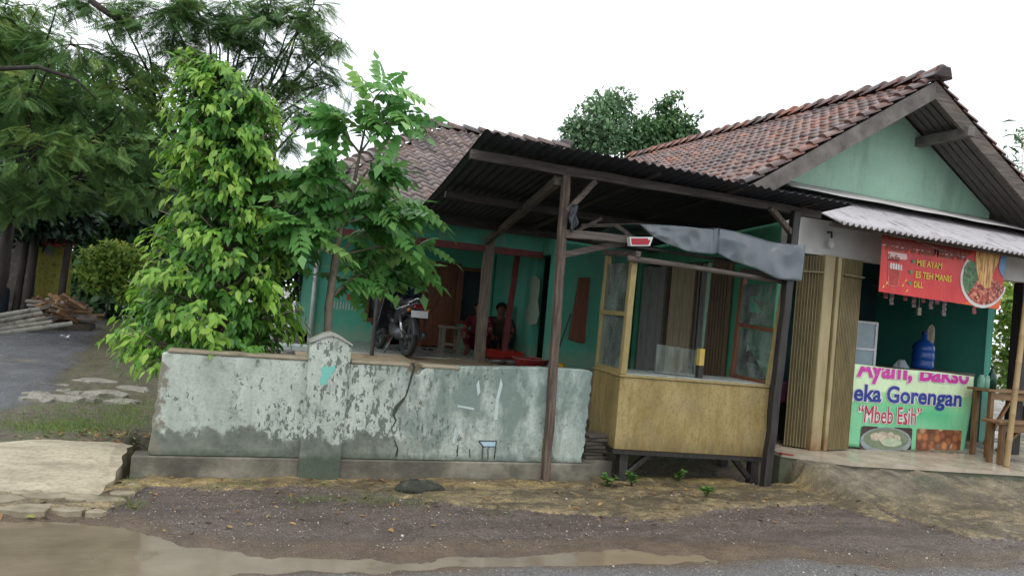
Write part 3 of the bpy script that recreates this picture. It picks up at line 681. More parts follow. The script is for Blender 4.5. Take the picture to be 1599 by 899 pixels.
# rag of torn plastic caught on the post
rag = simple('dark_plastic', srgb('#3d4348'), srgb('#262b2f'), rough=.35)
mb = MB(); a = W3(897, 318, y=6.2)
mb.grid(lambda u, v: (a[0]-.03+.07*u+.01*math.sin(v*9), a[1]+.02*math.sin(u*7+v*4), a[2]-.02-.26*v*(1-.45*abs(u-.4))+.02*u), 8, 10)
tag(mb.build('torn_rag', rag, None, True), 'dark torn strip of plastic hanging from the brace on the left canopy post', 'rag')
bpy.data.objects['torn_rag'].modifiers.new('t', 'SOLIDIFY').thickness = .003

# ================================================================== FOOD CART
cart = thing('food_cart', 'old yellow plywood food cart with glass sides and open front, under the iron canopy', 'food cart', (4.2, 6.6, 0))
n = N('yellow_plywood'); v = n.pos()
c = n.ramp(n.noise(n.pos((1, 1, .45)), 5, 6, .6), [(.3, srgb('#7c6c42')), (.5, srgb('#917f50')), (.7, srgb('#a08f62'))])
st = n.noise(n.pos((6, 6, 1.3)), 2.6, 6, .7)
c = n.mix(n.ramp(st, [(.5, 0), (.6, .55)]), c, srgb('#7e672f'))
c = n.mix(n.ramp(n.noise(v, 3, 4), [(.52, 0), (.7, .6)]), c, srgb('#857856')); zz = n.sep(v)[2]; c = n.mix(n.ramp(n.math('ADD', zz, n.math('MULTIPLY', n.noise(n.pos((6, 6, 1)), 3, 5, .7), .35)), [(.47, .7), (.66, 0)]), c, srgb('#574a2c')); c = n.mix(n.ramp(n.noise(v, 38, 5, .7), [(.36, .5), (.5, 0)]), c, srgb('#5f5233'))
c = n.mix(n.ramp(n.noise(n.pos((10, 10, 2)), 5, 4), [(.64, 0), (.74, .35)]), c, srgb('#b5a677'))
n.bump(n.noise(n.pos((6, 6, 2)), 4, 6), .3, .008); ply = n.fin(c, n.ramp(st, [(.3, .35), (.7, .6)]), .4)
yel = simple('yellow_frame_paint', srgb('#978758'), srgb('#7d6e45'), sc=9, rough=.5, stretch=(4, 4, 1))
n = N('dirty_glass'); n.t.nodes.remove(n.p)
tr = n.new('ShaderNodeBsdfTransparent'); tr.inputs[0].default_value = (.88, .92, .9, 1); gl = n.new('ShaderNodeBsdfGlossy'); gl.inputs['Roughness'].default_value = .03
df = n.new('ShaderNodeBsdfDiffuse'); df.inputs[0].default_value = srgb('#a9b5ad')+(1,)
fr = n.new('ShaderNodeFresnel'); fr.inputs[0].default_value = 1.22
m1 = n.new('ShaderNodeMixShader'); n.link(fr.outputs[0], m1.inputs[0]); n.link(tr.outputs[0], m1.inputs[1]); n.link(gl.outputs[0], m1.inputs[2])
m2 = n.new('ShaderNodeMixShader'); n.link(n.ramp(n.noise(n.pos((3, 3, 1)), 3, 6, .7), [(.4, .05), (.8, .32)]), m2.inputs[0]); n.link(m1.outputs[0], m2.inputs[1]); n.link(df.outputs[0], m2.inputs[2])
n.link(m2.outputs[0], n.out.inputs[0]); dglass = n.m
# plan corners (front left/right, back right/left); slight sag to the right
def cz(x, z): return z-.045*(x-3.36)/1.75*(1.0 if z < 1 else .45)
FL, FR_, BR, BL = (3.335, 6.30), (5.075, 6.28), (5.12, 7.02), (3.40, 7.02)
def cart_prism(mb, pts, z0, z1): mb.hexa([(x, y, cz(x, z0)) for x, y in pts], [(x, y, cz(x, z1)) for x, y in pts])
mb = MB(); cart_prism(mb, [FL, FR_, BR, BL], .345, 1.03); body = mb.build('body', ply, cart); bevel(body, .006)
mb = MB(); cart_prism(mb, [(FL[0]-.012, FL[1]-.012), (FR_[0]+.012, FR_[1]-.012), (BR[0]+.012, BR[1]+.01), (BL[0]-.012, BL[1]+.01)], 1.033, 1.055); o = mb.build('counter_edge', yel, cart); bevel(o, .004)
white_top = simple('worn_white_laminate', srgb('#aab0ac'), srgb('#868d88'), sc=6, rough=.3)
mb = MB(); cart_prism(mb, [(FL[0]+.05, FL[1]+.05), (FR_[0]-.05, FR_[1]+.05), (BR[0]-.05, BR[1]-.05), (BL[0]+.05, BL[1]-.05)], 1.056, 1.062); mb.build('counter_top', white_top, cart)
for nm, (x, y), top, w in (('corner_post', (FL[0]+.03, FL[1]+.025), 2.16, .062), ('corner_post', (FR_[0]-.03, FR_[1]+.025), 2.12, .062), ('corner_post', (BR[0]-.03, BR[1]-.03), 2.2, .055), ('corner_post', (BL[0]+.03, BL[1]-.03), 2.22, .055)):
    B(nm, (x, y, cz(x, 1.056)), (x+(.018 if x < 4 else .10)*(1 if y < 6.6 else .5), y, top), w, w, yel if y < 6.6 else brown_wood if x > 4.5 else yel, 6, .002, cart)
# rails and panes on the two ends
for p, q, m_ in (((3.372, 6.36, 1.63), (3.415, 6.98, 1.63), yel), ((3.362, 6.36, 1.075), (3.42, 6.98, 1.075), yel), ((5.09, 6.36, 1.60), (5.115, 6.98, 1.63), brown_wood), ((5.055, 6.36, 1.05), (5.095, 6.98, 1.06), brown_wood)):
    mb = MB(); mb.beam(p, q, .035, .042); mb.build('rail', m_, cart)
for x0, x1, z0, z1 in ((3.39, 3.40, 1.1, 1.61), (3.39, 3.40, 1.65, 2.13)):
    mb = MB(); mb.hexa([(x0-.01, 6.36, z0), (x1-.01, 6.36, z0), (x1+.025, 6.98, z0), (x0+.025, 6.98, z0)], [(x0-.002, 6.36, z1), (x1-.002, 6.36, z1), (x1+.03, 6.98, z1), (x0+.03, 6.98, z1)]); mb.build('glass_pane', dglass, cart)
for z0, z1 in ((1.075, 1.585), (1.645, 2.08)):
    mb = MB(); mb.hexa([(5.06, 6.36, z0), (5.066, 6.36, z0), (5.106, 6.98, z0), (5.10, 6.98, z0)], [(5.09, 6.36, z1), (5.096, 6.36, z1), (5.116, 6.98, z1), (5.11, 6.98, z1)]); mb.build('glass_pane', dglass, cart)
# low glass guard on the counter with a short striped upright
mb = MB(); a = W3(1026, 540, y=6.62); b = W3(1088, 548, y=6.5)
mb.hexa([(a[0], a[1], 1.075), (b[0], b[1], 1.06), (b[0], b[1]+.006, 1.06), (a[0], a[1]+.006, 1.075)], [(a[0], a[1], 1.355), (b[0], b[1], 1.33), (b[0], b[1]+.006, 1.33), (a[0], a[1]+.006, 1.355)]); mb.build('counter_guard', dglass, cart)
mb = MB(); mb.beam((b[0]+.03, 6.47, 1.05), (b[0]+.03, 6.47, 1.18), .055); o = mb.build('guard_post_foot', black_wood, cart)
mb = MB(); mb.beam((b[0]+.03, 6.47, 1.181), (b[0]+.03, 6.47, 1.35), .056); o = mb.build('guard_post', simple('bright_yellow_paint', srgb('#b39a4a'), rough=.5), cart)
# header log and roof frame
mb = MB(); mb.tube([W3(980, 403, y=6.24), W3(1050, 412, y=6.235), W3(1150, 428, y=6.24), W3(1222, 440, y=6.24)], [.03, .026, .028, .024], 8); mb.build('header_pole', dark_wood_x, cart, True)
B('side_plate', (3.36, 6.2, 2.20), (3.45, 7.1, 2.26), .05, .06, dark_wood_y, 4, .003, cart)
B('side_plate', (5.16, 6.24, 2.17), (5.18, 7.1, 2.24), .05, .06, dark_wood_y, 4, .003, cart)
B('roof_rail', W3(868, 400, y=6.36), W3(975, 379, y=6.36), .04, .06, dark_wood_x, 5, .004, cart)
for (a0, b0) in (((908, 352), (1005, 351)), ((900, 362), (940, 340))): B('roof_batten', W3(*a0, y=6.8), W3(*b0, y=6.8), .035, .035, dark_wood_x, 4, .004, cart)
B('roof_batten', W3(962, 352, y=6.5), W3(1000, 378, y=6.3), .04, .04, dark_wood_x, 3, .003, cart)
mb = MB(); mb.hexa([(3.3, 6.3, 2.27), (5.2, 6.3, 2.24), (5.2, 7.15, 2.32), (3.3, 7.15, 2.36)], [(3.3, 6.3, 2.29), (5.2, 6.3, 2.26), (5.2, 7.15, 2.34), (3.3, 7.15, 2.38)]); mb.build('roof_boards', black_wood, cart)
for (x, y, z1) in ((3.47, 6.38, .34), (4.98, 6.38, .30), (3.47, 6.9, .34), (4.98, 6.9, .30)):
    B('leg', (x, y, .0), (x, y, cz(x, .343)), .09, .09, black_wood, 3, .004, cart)
B('leg_brace', (3.52, 6.37, .10), (3.80, 6.37, .33), .06, .05, black_wood, 3, .003, cart); B('leg_brace', (4.93, 6.37, .08), (4.70, 6.37, .30), .06, .05, black_wood, 3, .003, cart)
mb = MB(); mb.hexa([(3.33, 6.31, .30), (5.07, 6.29, .255), (5.07, 6.345, .255), (3.33, 6.365, .30)], [(3.33, 6.31, .344), (5.07, 6.29, .299), (5.07, 6.345, .299), (3.33, 6.365, .344)]); mb.hexa([(3.33, 6.37, .30), (3.4, 6.37, .30), (3.45, 7.0, .30), (3.39, 7.0, .30)], [(3.33, 6.37, .344), (3.4, 6.37, .344), (3.45, 7.0, .344), (3.39, 7.0, .344)]); mb.build('base_rail', black_wood, cart)
# tin valance / sheet hanging over the roof front
n = N('grey_sheet'); v = n.pos(); c = n.ramp(n.noise(v, 4, 6, .6), [(.3, srgb('#545a5e')), (.6, srgb('#686e72')), (.75, srgb('#7e8386'))])
c = n.mix(n.ramp(n.noise(n.pos((1, 1, 1)), 2.6, 3, .5, 1.2), [(.46, 0), (.53, .45)]), c, srgb('#56616a'))
c = n.mix(n.ramp(n.voro(v, 30), [(.05, .8), (.12, 0)]), c, srgb('#545c62'))
n.bump(n.noise(v, 9, 3), .08, .01); tarpm = n.fin(c, .3, .5)
up = [(1000, 350), (1035, 353), (1078, 353), (1115, 357), (1122, 356), (1160, 366), (1205, 376), (1258, 383)]
lo = [(1001, 353), (1018, 368), (1040, 380), (1075, 393), (1114, 397), (1120, 395), (1144, 408), (1182, 420), (1215, 436), (1252, 439)]
def poly_at(P, t):
    L = [0]
    for a, b in zip(P[:-1], P[1:]): L.append(L[-1]+abs(b[0]-a[0])+.01)
    s = t*L[-1]; k = np.interp(s, L, range(len(L)))
    i = min(int(k), len(P)-2); f = k-i; return (P[i][0]*(1-f)+P[i+1][0]*f, P[i][1]*(1-f)+P[i+1][1]*f)
def tf(a, b):
    y = 6.13+.022*math.sin(a*19)+.03*b*math.sin(a*9+1)+.05*mnoise.noise((a*6, b*1.5, 1.7))+.03*abs(mnoise.noise((a*11, b*2.5, 4.1)))+(.03 if .44 < a < .48 else 0)
    if b < .6:
        t = b/.6; u = poly_at(up, a); l = poly_at(lo, a); px = u[0]*t+l[0]*(1-t); py = u[1]*t+l[1]*(1-t); p = W3(px, py, y=y-.02*math.sin(t*3)); return p
    t = (b-.6)/.4; u = poly_at(up, a); p = W3(u[0], u[1], y=y); return (p[0]+t*.0, p[1]+t*.95, p[2]+.01*math.sin(a*13+t*3)-.03*t+.03*math.sin(t*3.1))
mb = MB(); mb.grid(tf, 110, 30); tp = mb.build('tarpaulin', tarpm, None, True); tag(tp, 'stained grey sheet folded over the front of the yellow cart roof', 'tarpaulin'); tp.modifiers.new('t', 'SOLIDIFY').thickness = .004
# little red and white sign box
sgn = thing('sign_board', 'small red sign with white border hanging at the left corner of the cart roof', 'sign', W3(1001, 378, y=6.16))
q = [W3(a, b, y=6.16) for a, b in ((983, 370), (1020, 370), (1015, 384), (985, 384))]
mb = MB(); mb.prism(q, (0, .06, 0)); mb.build('box', simple('sign_white', srgb('#d0d2d0'), srgb('#b8bab8'), rough=.4), sgn)
q = [W3(a, b, y=6.155) for a, b in ((986, 372), (1012, 372), (1012, 374.5), (1016, 374.5), (1012.5, 382), (987, 382))]
mb = MB(); mb.prism(q, (0, .004, 0)); mb.build('panel', simple('sign_red', srgb('#a3202b'), srgb('#8c1a25'), rough=.4), sgn)

# ================================================================== SHOP
shop = thing('shop', 'pale green gabled food stall with tiled roof, corrugated awning and folded shutters at the right', 'shop', (7.6, 7.5, .3))
gabm = green_wall('faded_green_gable', srgb('#90b59e'), srgb('#a4c6b0'), srgb('#86a392'), .6)
ST = tile_mat('red_roof_tiles', [(0, srgb('#54403a')), (.3, srgb('#755043')), (.6, srgb('#8d5a45')), (.85, srgb('#80685f')), (1, srgb('#a86a49'))], .42)
gcon = simple('grey_weathered_cement', srgb('#7a746e'), srgb('#484340'), srgb('#635d58'), sc=4, rough=.8, bump=.4, bsc=20)
white_r = simple('off_white_render', srgb('#cfcfca'), srgb('#b6b5b0'), sc=3, rough=.7)
RX, RZs, EX, EZ, VY, BY = 7.49, 4.79, 4.92, 3.13, 6.78, 14.7; RISE = .27
sl_l = math.hypot(RX-EX, RZs-EZ); nv = 18
tl = tiles('roof_tiles', (EX, BY, EZ+.03+RISE), (0, -.166, -RISE/47), ((RX-EX)/nv, 0, (RZs-EZ)/nv), 47, nv, ST, shop, None, .016, .0, .012, 0)
tr_ = tiles('roof_tiles', (2*RX-EX, VY+.2, EZ+.03), (0, .166, RISE/47), ((EX-RX)/nv, 0, (RZs-EZ)/nv), 46, nv, ST, shop, None, .016, .0, .012)
# verge rows of half-round tiles
def verge(name, A, Bq): return ridge_caps(name, A, Bq, ST, shop, .058, .2, .016)
verge('verge_tiles', (EX, VY+.05, EZ+.06), (RX, VY+.05, RZs+.05)); verge('verge_tiles', (2*RX-EX, VY+.05, EZ+.06), (RX, VY+.05, RZs+.05))
ridge_caps('ridge_tiles', (RX, VY-.05, RZs+.05), (RX, BY, RZs+.05+RISE), ST, shop, .105, .28, .03)
mb = MB(); mb.hexa([(RX-.16, VY-.1, RZs-.0), (RX+.16, VY-.1, RZs-.0), (RX+.15, VY+.12, RZs), (RX-.15, VY+.12, RZs)], [(RX-.07, VY-.14, RZs+.13), (RX+.07, VY-.14, RZs+.13), (RX+.06, VY+.12, RZs+.12), (RX-.06, VY+.12, RZs+.12)]); o = mb.build('ridge_end', ST, shop); bevel(o, .02)
mb = MB(); mb.add([(EX, VY+.06, EZ), (RX, VY+.06, RZs-.02), (RX, BY, RZs-.02+RISE), (EX, BY, EZ+RISE), (2*RX-EX, VY+.06, EZ), (2*RX-EX, BY, EZ+RISE)], [(0, 1, 2, 3), (4, 5, 2, 1)]); mb.build('roof_underlay', dark_wood_y, shop)
dn = (RZs-EZ)/(RX-EX)
mb = MB(); mb.prism([(EX-.02, VY, EZ-.02), (RX, VY, RZs-.02), (RX, VY, RZs-.24), (EX+.02, VY, EZ-.21)], (0, .04, 0)); mb.build('barge_board', gcon, shop)
mb = MB(); mb.prism([(2*RX-EX+.02, VY, EZ-.02), (RX, VY+.001, RZs-.02), (RX, VY+.001, RZs-.23), (2*RX-EX-.02, VY, EZ-.2)], (0, .04, 0)); mb.build('barge_board', dark_wood_x, shop)
GY = 7.5
mb = MB(); mb.prism([(5.56, GY, 2.95), (5.56, GY, EZ+(5.56-EX)*dn-.05), (RX, GY, RZs-.06), (2*RX-5.56, GY, EZ+(5.56-EX)*dn-.05), (2*RX-5.56, GY, 2.95)], (0, .12, 0)); mb.build('gable_wall', gabm, shop)
for k in range(6):   # underside boards of the right overhang
    y = VY+.10+k*.105
    mb = MB(); mb.beam((RX+.08, y, RZs-.085), (2*RX-EX-.1, y, EZ-.01), .085, .02, seg=4, jit=.002); mb.build('soffit_board', simple('grey_boards', srgb('#6f6964'), srgb('#48423e'), sc=4, stretch=(1, 9, 1), rough=.8), shop)
for k in range(6):
    y = VY+.10+k*.105
    mb = MB(); mb.beam((RX-.08, y, RZs-.085), (EX+.1, y, EZ-.01), .085, .02, seg=4, jit=.002); mb.build('soffit_board', MATS['grey_boards'], shop)
for x in (8.05, 6.95): 
    z = RZs-abs(x-RX)*dn-.19
    B('purlin', (x, VY-.06 if x > 8 else VY+.06, z), (x, GY, z), .11, .12, gcon, 3, .004, shop)
# side wall facing the cart, with door leaves
mb = MB(); mb.box((5.55, 6.95, .1), (5.69, 8.2, 2.96)); mb.box((5.55, 8.2, .1), (5.69, 10.1, .72)); mb.box((5.55, 8.2, 2.42), (5.69, 10.1, 2.96)); mb.box((5.55, 10.1, .1), (5.69, 15, 2.96)); mb.box((5.551, 7.62, 2.962), (5.69, 15, 3.5)); mb.build('wall', green_wall('shop_green', srgb('#367a5c'), srgb('#438a6b'), srgb('#6f8f7a')), shop)
greyc = simple('grey_plank', srgb('#6f7173'), srgb('#54575a'), srgb('#7d7c78'), sc=4, stretch=(6, 6, 1), rough=.7)
beige = simple('bleached_plank', srgb('#a3967d'), srgb('#7f7460'), sc=5, stretch=(8, 8, 1), rough=.7)
brownp = simple('brown_sheet', srgb('#5e4c33'), srgb('#463826'), sc=5, stretch=(12, 12, 1), rough=.6)
for nm, y0_, y1_, m_, x in (('door_panel', 9.3, 10.05, greyc, 5.56), ('door_panel', 8.52, 9.2, beige, 5.54), ('door_panel', 8.22, 8.48, greyc, 5.56)):
    mb = MB(); k = 4 if m_ is beige else 3
    for i in range(k): mb.box((x, y0_+(y1_-y0_)*i/k+.004, .73), (x+.03, y0_+(y1_-y0_)*(i+1)/k-.004, 2.40-.02*(i % 2)))
    mb.build(nm, m_, shop)
mb = MB()
for i in range(7): mb.tube([(5.52, 7.78+.062*i, .55), (5.52, 7.78+.062*i, 2.42)], .033, 8)
mb.build('side_sheet', brownp, shop)
mb = MB(); mb.beam((5.52, 9.25, .73), (5.52, 9.25, 2.42), .06); mb.beam((5.5, 8.50, .73), (5.5, 8.50, 2.42), .03); mb.build('door_post', dark_wood, shop)
mb = MB(); mb.prism([(5.49, 8.24, 2.4), (5.49, 8.14, 2.4), (5.49, 8.16, 1.95), (5.49, 8.20, 1.2), (5.49, 8.22, .95), (5.49, 8.24, 1.5)], (.01, 0, 0)); mb.build('peeled_strip', simple('pale_green_flake', srgb('#7fae98'), srgb('#a7bda9'), sc=12), shop)
# inside
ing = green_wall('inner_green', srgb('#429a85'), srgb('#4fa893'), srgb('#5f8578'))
mb = MB(); mb.box((5.70, 9.6, .3), (9.68, 9.7, 2.9)); mb.build('back_wall', simple('dark_teal_wall', srgb('#2b4f4e'), srgb('#213c40'), sc=3, rough=.8), shop)  # back wall in a darker teal than the stall's other green walls
mb = MB(); mb.box((9.7, 7.63, .1), (9.82, 15, 2.93)); mb.build('right_wall', ing, shop)
mb = MB(); mb.box((5.70, 7.02, 2.91), (9.69, 9.6, 2.94)); mb.build('ceiling', dark_wood_x, shop)
mb = MB(); mb.box((5.56, 14.86, .1), (9.69, 14.98, 3.3)); mb.build('rear_wall', ing, shop)
# front columns, beam and shutters
mb = MB(); mb.box((5.55, 6.80, 2.50), (9.4, 6.94, 2.90)); mb.build('front_beam', white_r, shop)
mb = MB(); mb.box((5.551, 6.945, 2.97), (5.69, 7.49, 3.08)); mb.build('beam_return', white_r, shop)
colm = simple('beige_column_paint', srgb('#a3946e'), srgb('#8a7b58'), sc=3, stretch=(3, 3, 1), rough=.5)
n = N('beige_rusty'); v = n.pos(); z = n.sep(v)[2]
c = n.ramp(n.noise(n.pos((4, 4, 1)), 3, 5), [(.3, srgb('#a49670')), (.7, srgb('#8d7f5b'))])
c = n.mix(n.ramp(n.math('ADD', z, n.math('MULTIPLY', n.noise(v, 9, 5), .5)), [(.5, .8), (.85, 0)]), c, srgb('#6b4628')); colm = n.fin(c, .45, .4)
mb = MB(); mb.box((5.985, 6.70, .3), (6.13, 6.88, 2.5)); mb.box((6.132, 6.73, .3), (6.16, 6.86, 2.5)); mb.box((6.162, 6.69, .3), (6.215, 6.78, 2.5)); o = mb.build('column', colm, shop); bevel(o, .012, 3)
mb = MB(); mb.box((9.26, 6.82, .3), (9.40, 6.96, 2.5)); o = mb.build('column', black_wood, shop); bevel(o, .01)
def shutter(p, q, z0, z1, folds, dep):
    p, q = Vector(p), Vector(q); d = (q-p); t = d.normalized(); nrm = Vector((t.y, -t.x)); vs = []
    m = folds*4
    for k in range(m+1):
        o = [-.5, .5, .5, -.5][k % 4]*dep; pt = p+d*(k/m)+nrm*o; vs += [(pt.x, pt.y, z0), (pt.x, pt.y, z1)]
    mb = MB(); mb.add(vs, [(2*i, 2*i+2, 2*i+3, 2*i+1) for i in range(m)]); return mb
shm = simple('brown_shutter_paint', srgb('#91845f'), srgb('#716547'), sc=4, stretch=(5, 5, 1), rough=.4, metal=.2)
for p, q, f in (((5.80, 6.93), (5.985, 6.76), 8), ((6.22, 6.70), (6.60, 6.80), 13)):
    o = shutter(p, q, .32, 2.49, f, .04).build('folding_shutter', shm, shop); o.modifiers.new('t', 'SOLIDIFY').thickness = .003
    mb = MB(); mb.beam((p[0], p[1]-.04, 2.30), (q[0], q[1]-.04, 2.30), .03, .02, up=(0, 0, 1)); mb.build('shutter_bar', shm, o)
# awning
aw_m = simple('fibre_cement_sheet', srgb('#a39fa2'), srgb('#807c7f'), srgb('#b0acae'), sc=3, rough=.65, stretch=(3, 1, 1))
corr_sheet('awning', (5.62, 6.12, 2.77), (12.4, 6.12, 2.66), (5.62, 7.46, 3.36), (12.4, 7.46, 3.26), 86, .018, aw_m, shop, 4, 8, .01)
mb = MB(); mb.grid(lambda a, b: (5.66+6.7*a, 7.49-.55*b, 3.45-.13*a*.8-.20*b+.004*math.sin(a*40)), 40, 3); o = mb.build('awning_cap', simple('pale_flashing', srgb('#c3bfbc'), srgb('#aaa5a3'), sc=2, stretch=(1, 3, 1), rough=.6), shop, True); o.modifiers.new('t', 'SOLIDIFY').thickness = .004
for y, z in ((6.3, 2.78), (6.9, 3.05)): B('awning_batten', (5.65, y, z), (12.3, y, z-.10), .05, .05, dark_wood_x, 8, .003, shop)
# floor slab with cream tiles
creamt = simple('cream_floor_tile', srgb('#b9ad9c'), srgb('#8d8272'), srgb('#a89c8b'), sc=3, rough=.3)
slabm = simple('mossy_slab', srgb('#4c4a40'), srgb('#6b6656'), srgb('#565b48'), sc=4, rough=.7, bump=.5)
fl = [(5.46, 6.55), (6.03, 6.16), (8.1, 5.83), (12.6, 5.2), (12.6, 10.2), (5.70, 10.2), (5.70, 7.6), (5.46, 7.6)]
mb = MB(); mb.prism([(x, y, -.1) for x, y in fl], (0, 0, .36)); mb.build('slab', slabm, shop)
mb = MB(); mb.prism([(x*1.0, y-.015 if y < 7 else y, .262) for x, y in fl], (0, 0, .04)); mb.build('floor', creamt, shop)
mb = MB(); mb.prism([(5.455, 6.57, .29), (5.457, 6.53, .29), (5.56, 6.46, .29)], (0, 0, .0145)); mb.build('red_tile', simple('red_tile', srgb('#a03a36'), rough=.4), shop)
# lamp holder on the beam
lampw = simple('lamp_white', srgb('#d5d5d0'), srgb('#c0c0bb'), rough=.4)
p = W3(1297, 380, y=6.74); lamp = thing('lamp', 'white bulb lamp on a bracket under the left end of the awning', 'lamp', (p[0], 6.79, p[2]+.05))
mb = MB(); mb.tube([(p[0], 6.80, p[2]+.13), (p[0], 6.74, p[2]+.13), (p[0], 6.73, p[2]+.06)], .012, 8); mb.build('bracket', black_wood, lamp)
mb = MB(); mb.lathe((p[0], 6.73, p[2]), [(.012, .06), (.02, .045), (.034, .01), (.038, -.02), (.028, -.05), (.005, -.062)][::-1], 14); mb.build('bulb', lampw, lamp, True)

# ------------------------------------------------------------------ printed banners
def text_mesh(name, s, rect, y, mat, parent, bold=0.0, shear=0):
    """rect: x0, z0, x1, z1 the lettering fills"""
    cu = bpy.data.curves.new(name, 'FONT'); cu.body = s; cu.size = 1; cu.offset = bold; cu.fill_mode = 'BOTH'; cu.resolution_u = 4; cu.shear = shear
    o = bpy.data.objects.new(name, cu); link(o); dg = bpy.context.evaluated_depsgraph_get(); dg.update()
    me = bpy.data.meshes.new_from_object(o.evaluated_get(dg)); bpy.data.objects.remove(o); bpy.data.curves.remove(cu)
    co = np.zeros(len(me.vertices)*3); me.vertices.foreach_get('co', co); co = co.reshape(-1, 3)
    mn, mxx = co.min(0), co.max(0); w = wloc(parent)
    f = (co-mn)/(mxx-mn+1e-9)
    out = np.stack([rect[0]+f[:, 0]*(rect[2]-rect[0])-w.x, np.full(len(co), y-w.y), rect[1]+f[:, 1]*(rect[3]-rect[1])-w.z], -1)
    me.vertices.foreach_set('co', out.ravel()); me.materials.clear(); me.materials.append(mat); me.name = name
    ob = bpy.data.objects.new(name, me); link(ob); ob.parent = parent; return ob
def ink(name, a, b=None, sc=12): return simple(name, srgb(a), srgb(b) if b else None, sc=sc, rough=.45, bump=0)
def rect_px(x0, y0, x1, y1, Y):   # left/right at mid height, top/bottom at mid width
    xm, ym = (x0+x1)/2, (y0+y1)/2
    return (W3(x0, ym, y=Y)[0], W3(xm, y1, y=Y)[2], W3(x1, ym, y=Y)[0], W3(xm, y0, y=Y)[2])
RB = 6.42
bn = thing('banner', 'red vinyl menu banner with noodle bowl hanging under the awning', 'banner', (7.4, RB, 2.4))
TLb, TRb, BLb, BRb = W3(1378, 366, y=RB), W3(1573, 396, y=RB), W3(1372, 455, y=RB), W3(1560, 483, y=RB)
TLb = (TLb[0]+.0, RB, TLb[2]+.02); TRb = (TRb[0], RB, TRb[2]+.02)
def bil(u, v, dy=0): 
    p = [(BLb[i]*(1-u)+BRb[i]*u)*(1-v)+(TLb[i]*(1-u)+TRb[i]*u)*v for i in range(3)]; return (p[0], p[1]+dy, p[2])
n = N('red_banner'); v = n.pos(); c = n.ramp(n.noise(v, 2.5, 4), [(.3, srgb('#b5262a')), (.7, srgb('#cc3a35'))]); n.bump(n.noise(n.pos((1, 1, .4)), 5, 3, .5, .6), .5, .04); banr = n.fin(c, .4, .4)
mb = MB(); mb.grid(lambda u, v: bil(u, v), 12, 6); o = mb.build('cloth', banr, bn); o.modifiers.new('t', 'SOLIDIFY').thickness = .002
def uvpoly(name, pts, dy, mat, parent, f=bil):
    mb = MB(); mb.add([f(u, v, dy) for u, v in pts], [tuple(range(len(pts)))]); return mb.build(name, mat, parent)
def ell(cu, cv, ru, rv_, n=24, a0=0, a1=2*math.pi): return [(cu+ru*math.cos(a0+(a1-a0)*k/n), cv+rv_*math.sin(a0+(a1-a0)*k/n)) for k in range(n if a1-a0 > 6.2 else n+1)]
uvpoly('orange_corner', [(.60, .0), (1, 0), (1, .45), (.9, .3), (.7, .03)], -.003, ink('orange_ink', '#d9622c', '#c9472a'), bn)
uvpoly('dark_top_band', [(0, .80), (.66, .80), (.70, .86), (.70, 1), (0, 1)], -.003, ink('maroon_ink', '#7e1c1f', '#8f2526'), bn)
uvpoly('white_line', [(0, .795), (.66, .795), (.665, .805), (0, .805)], -.0035, ink('white_ink', '#d6d3cd'), bn)
# bowl picture
bowl = uvpoly('bowl_rim', ell(.835, .48, .20, .50, 30, math.pi*.80, math.pi*1.92), -.004, ink('white_ink', '#d6d3cd'), bn)
n = N('printed_food'); v = n.pos(); cc = n.voro(v, 34, 'F1', 'Color'); g_ = n.sep(cc)[0]
c = n.ramp(g_, [(.0, srgb('#4f1512')), (.35, srgb('#8f2a22')), (.6, srgb('#b0503a')), (.85, srgb('#d98f6d')), (1, srgb('#7a1f1b'))]); meat = n.fin(c, .45)
n = N('printed_noodles'); v = n.pos((1, 1, .12)); f_ = n.noise(v, 45, 3, .6, .5); c = n.ramp(f_, [(.35, srgb('#8f5a2a')), (.5, srgb('#d7a35a')), (.65, srgb('#e5bf80'))]); nood = n.fin(c, .45)
n = N('printed_greens'); v = n.pos(); c = n.ramp(n.noise(v, 22, 4), [(.35, srgb('#24402b')), (.6, srgb('#4d7a48')), (.75, srgb('#86a06a'))]); grn = n.fin(c, .45)
uvpoly('bowl_filling', ell(.838, .49, .185, .455, 30, math.pi*.82, math.pi*1.93), -.0055, meat, bn)
uvpoly('vegetables', [(.655, .62), (.66, .35), (.70, .18), (.74, .28), (.78, .45), (.76, .70), (.70, .78)], -.007, grn, bn)
uvpoly('noodles', [(.73, .995), (.74, .75), (.77, .55), (.80, .40), (.84, .33), (.89, .34), (.90, .6), (.93, .80), (.94, .995)], -.008, nood, bn)
uvpoly('blue_corner', [(.95, .99), (.94, .72), (.97, .60), (.995, .55), (.998, .99)], -.006, ink('sky_blue_ink', '#6f9fc4', '#5b86ac'), bn)
# glass of iced tea
gi = ink('tea_red', '#8c1f1d', '#b8452e', 30)
uvpoly('drink_glass', [(.065, .12), (.055, .50), (.165, .50), (.145, .12)], -.004, ink('glass_pale_ink', '#c96a60', '#b04a44', 25), bn)
uvpoly('drink', [(.075, .14), (.067, .42), (.152, .42), (.137, .14)], -.0055, gi, bn)
for k, (u, v) in enumerate(((.02, .06), (.045, .13), (.17, .13), (.205, .05), (.19, .22))): uvpoly('splash', [(u, v), (u+.022, v+.03), (u+.012, v+.07)], -.0045, ink('amber_ink', '#d98a3a', '#e0b060', 30), bn)
for k in range(5): uvpoly('ice_cube', [(.07+.02*k, .42), (.085+.02*k, .41), (.088+.018*k, .50), (.072+.02*k, .52)], -.0065, ink('white_ink', '#d6d3cd'), bn)
yi = ink('yellow_ink', '#d9c64a', '#cbb23c')
text_mesh('lettering', 'MIE AYAM', rect_px(1431, 408, 1470.5, 417.5, RB), RB-.006, yi, bn, .012)
text_mesh('lettering', 'ES TEH MANIS', rect_px(1429, 427, 1485.5, 437, RB), RB-.006, yi, bn, .012)
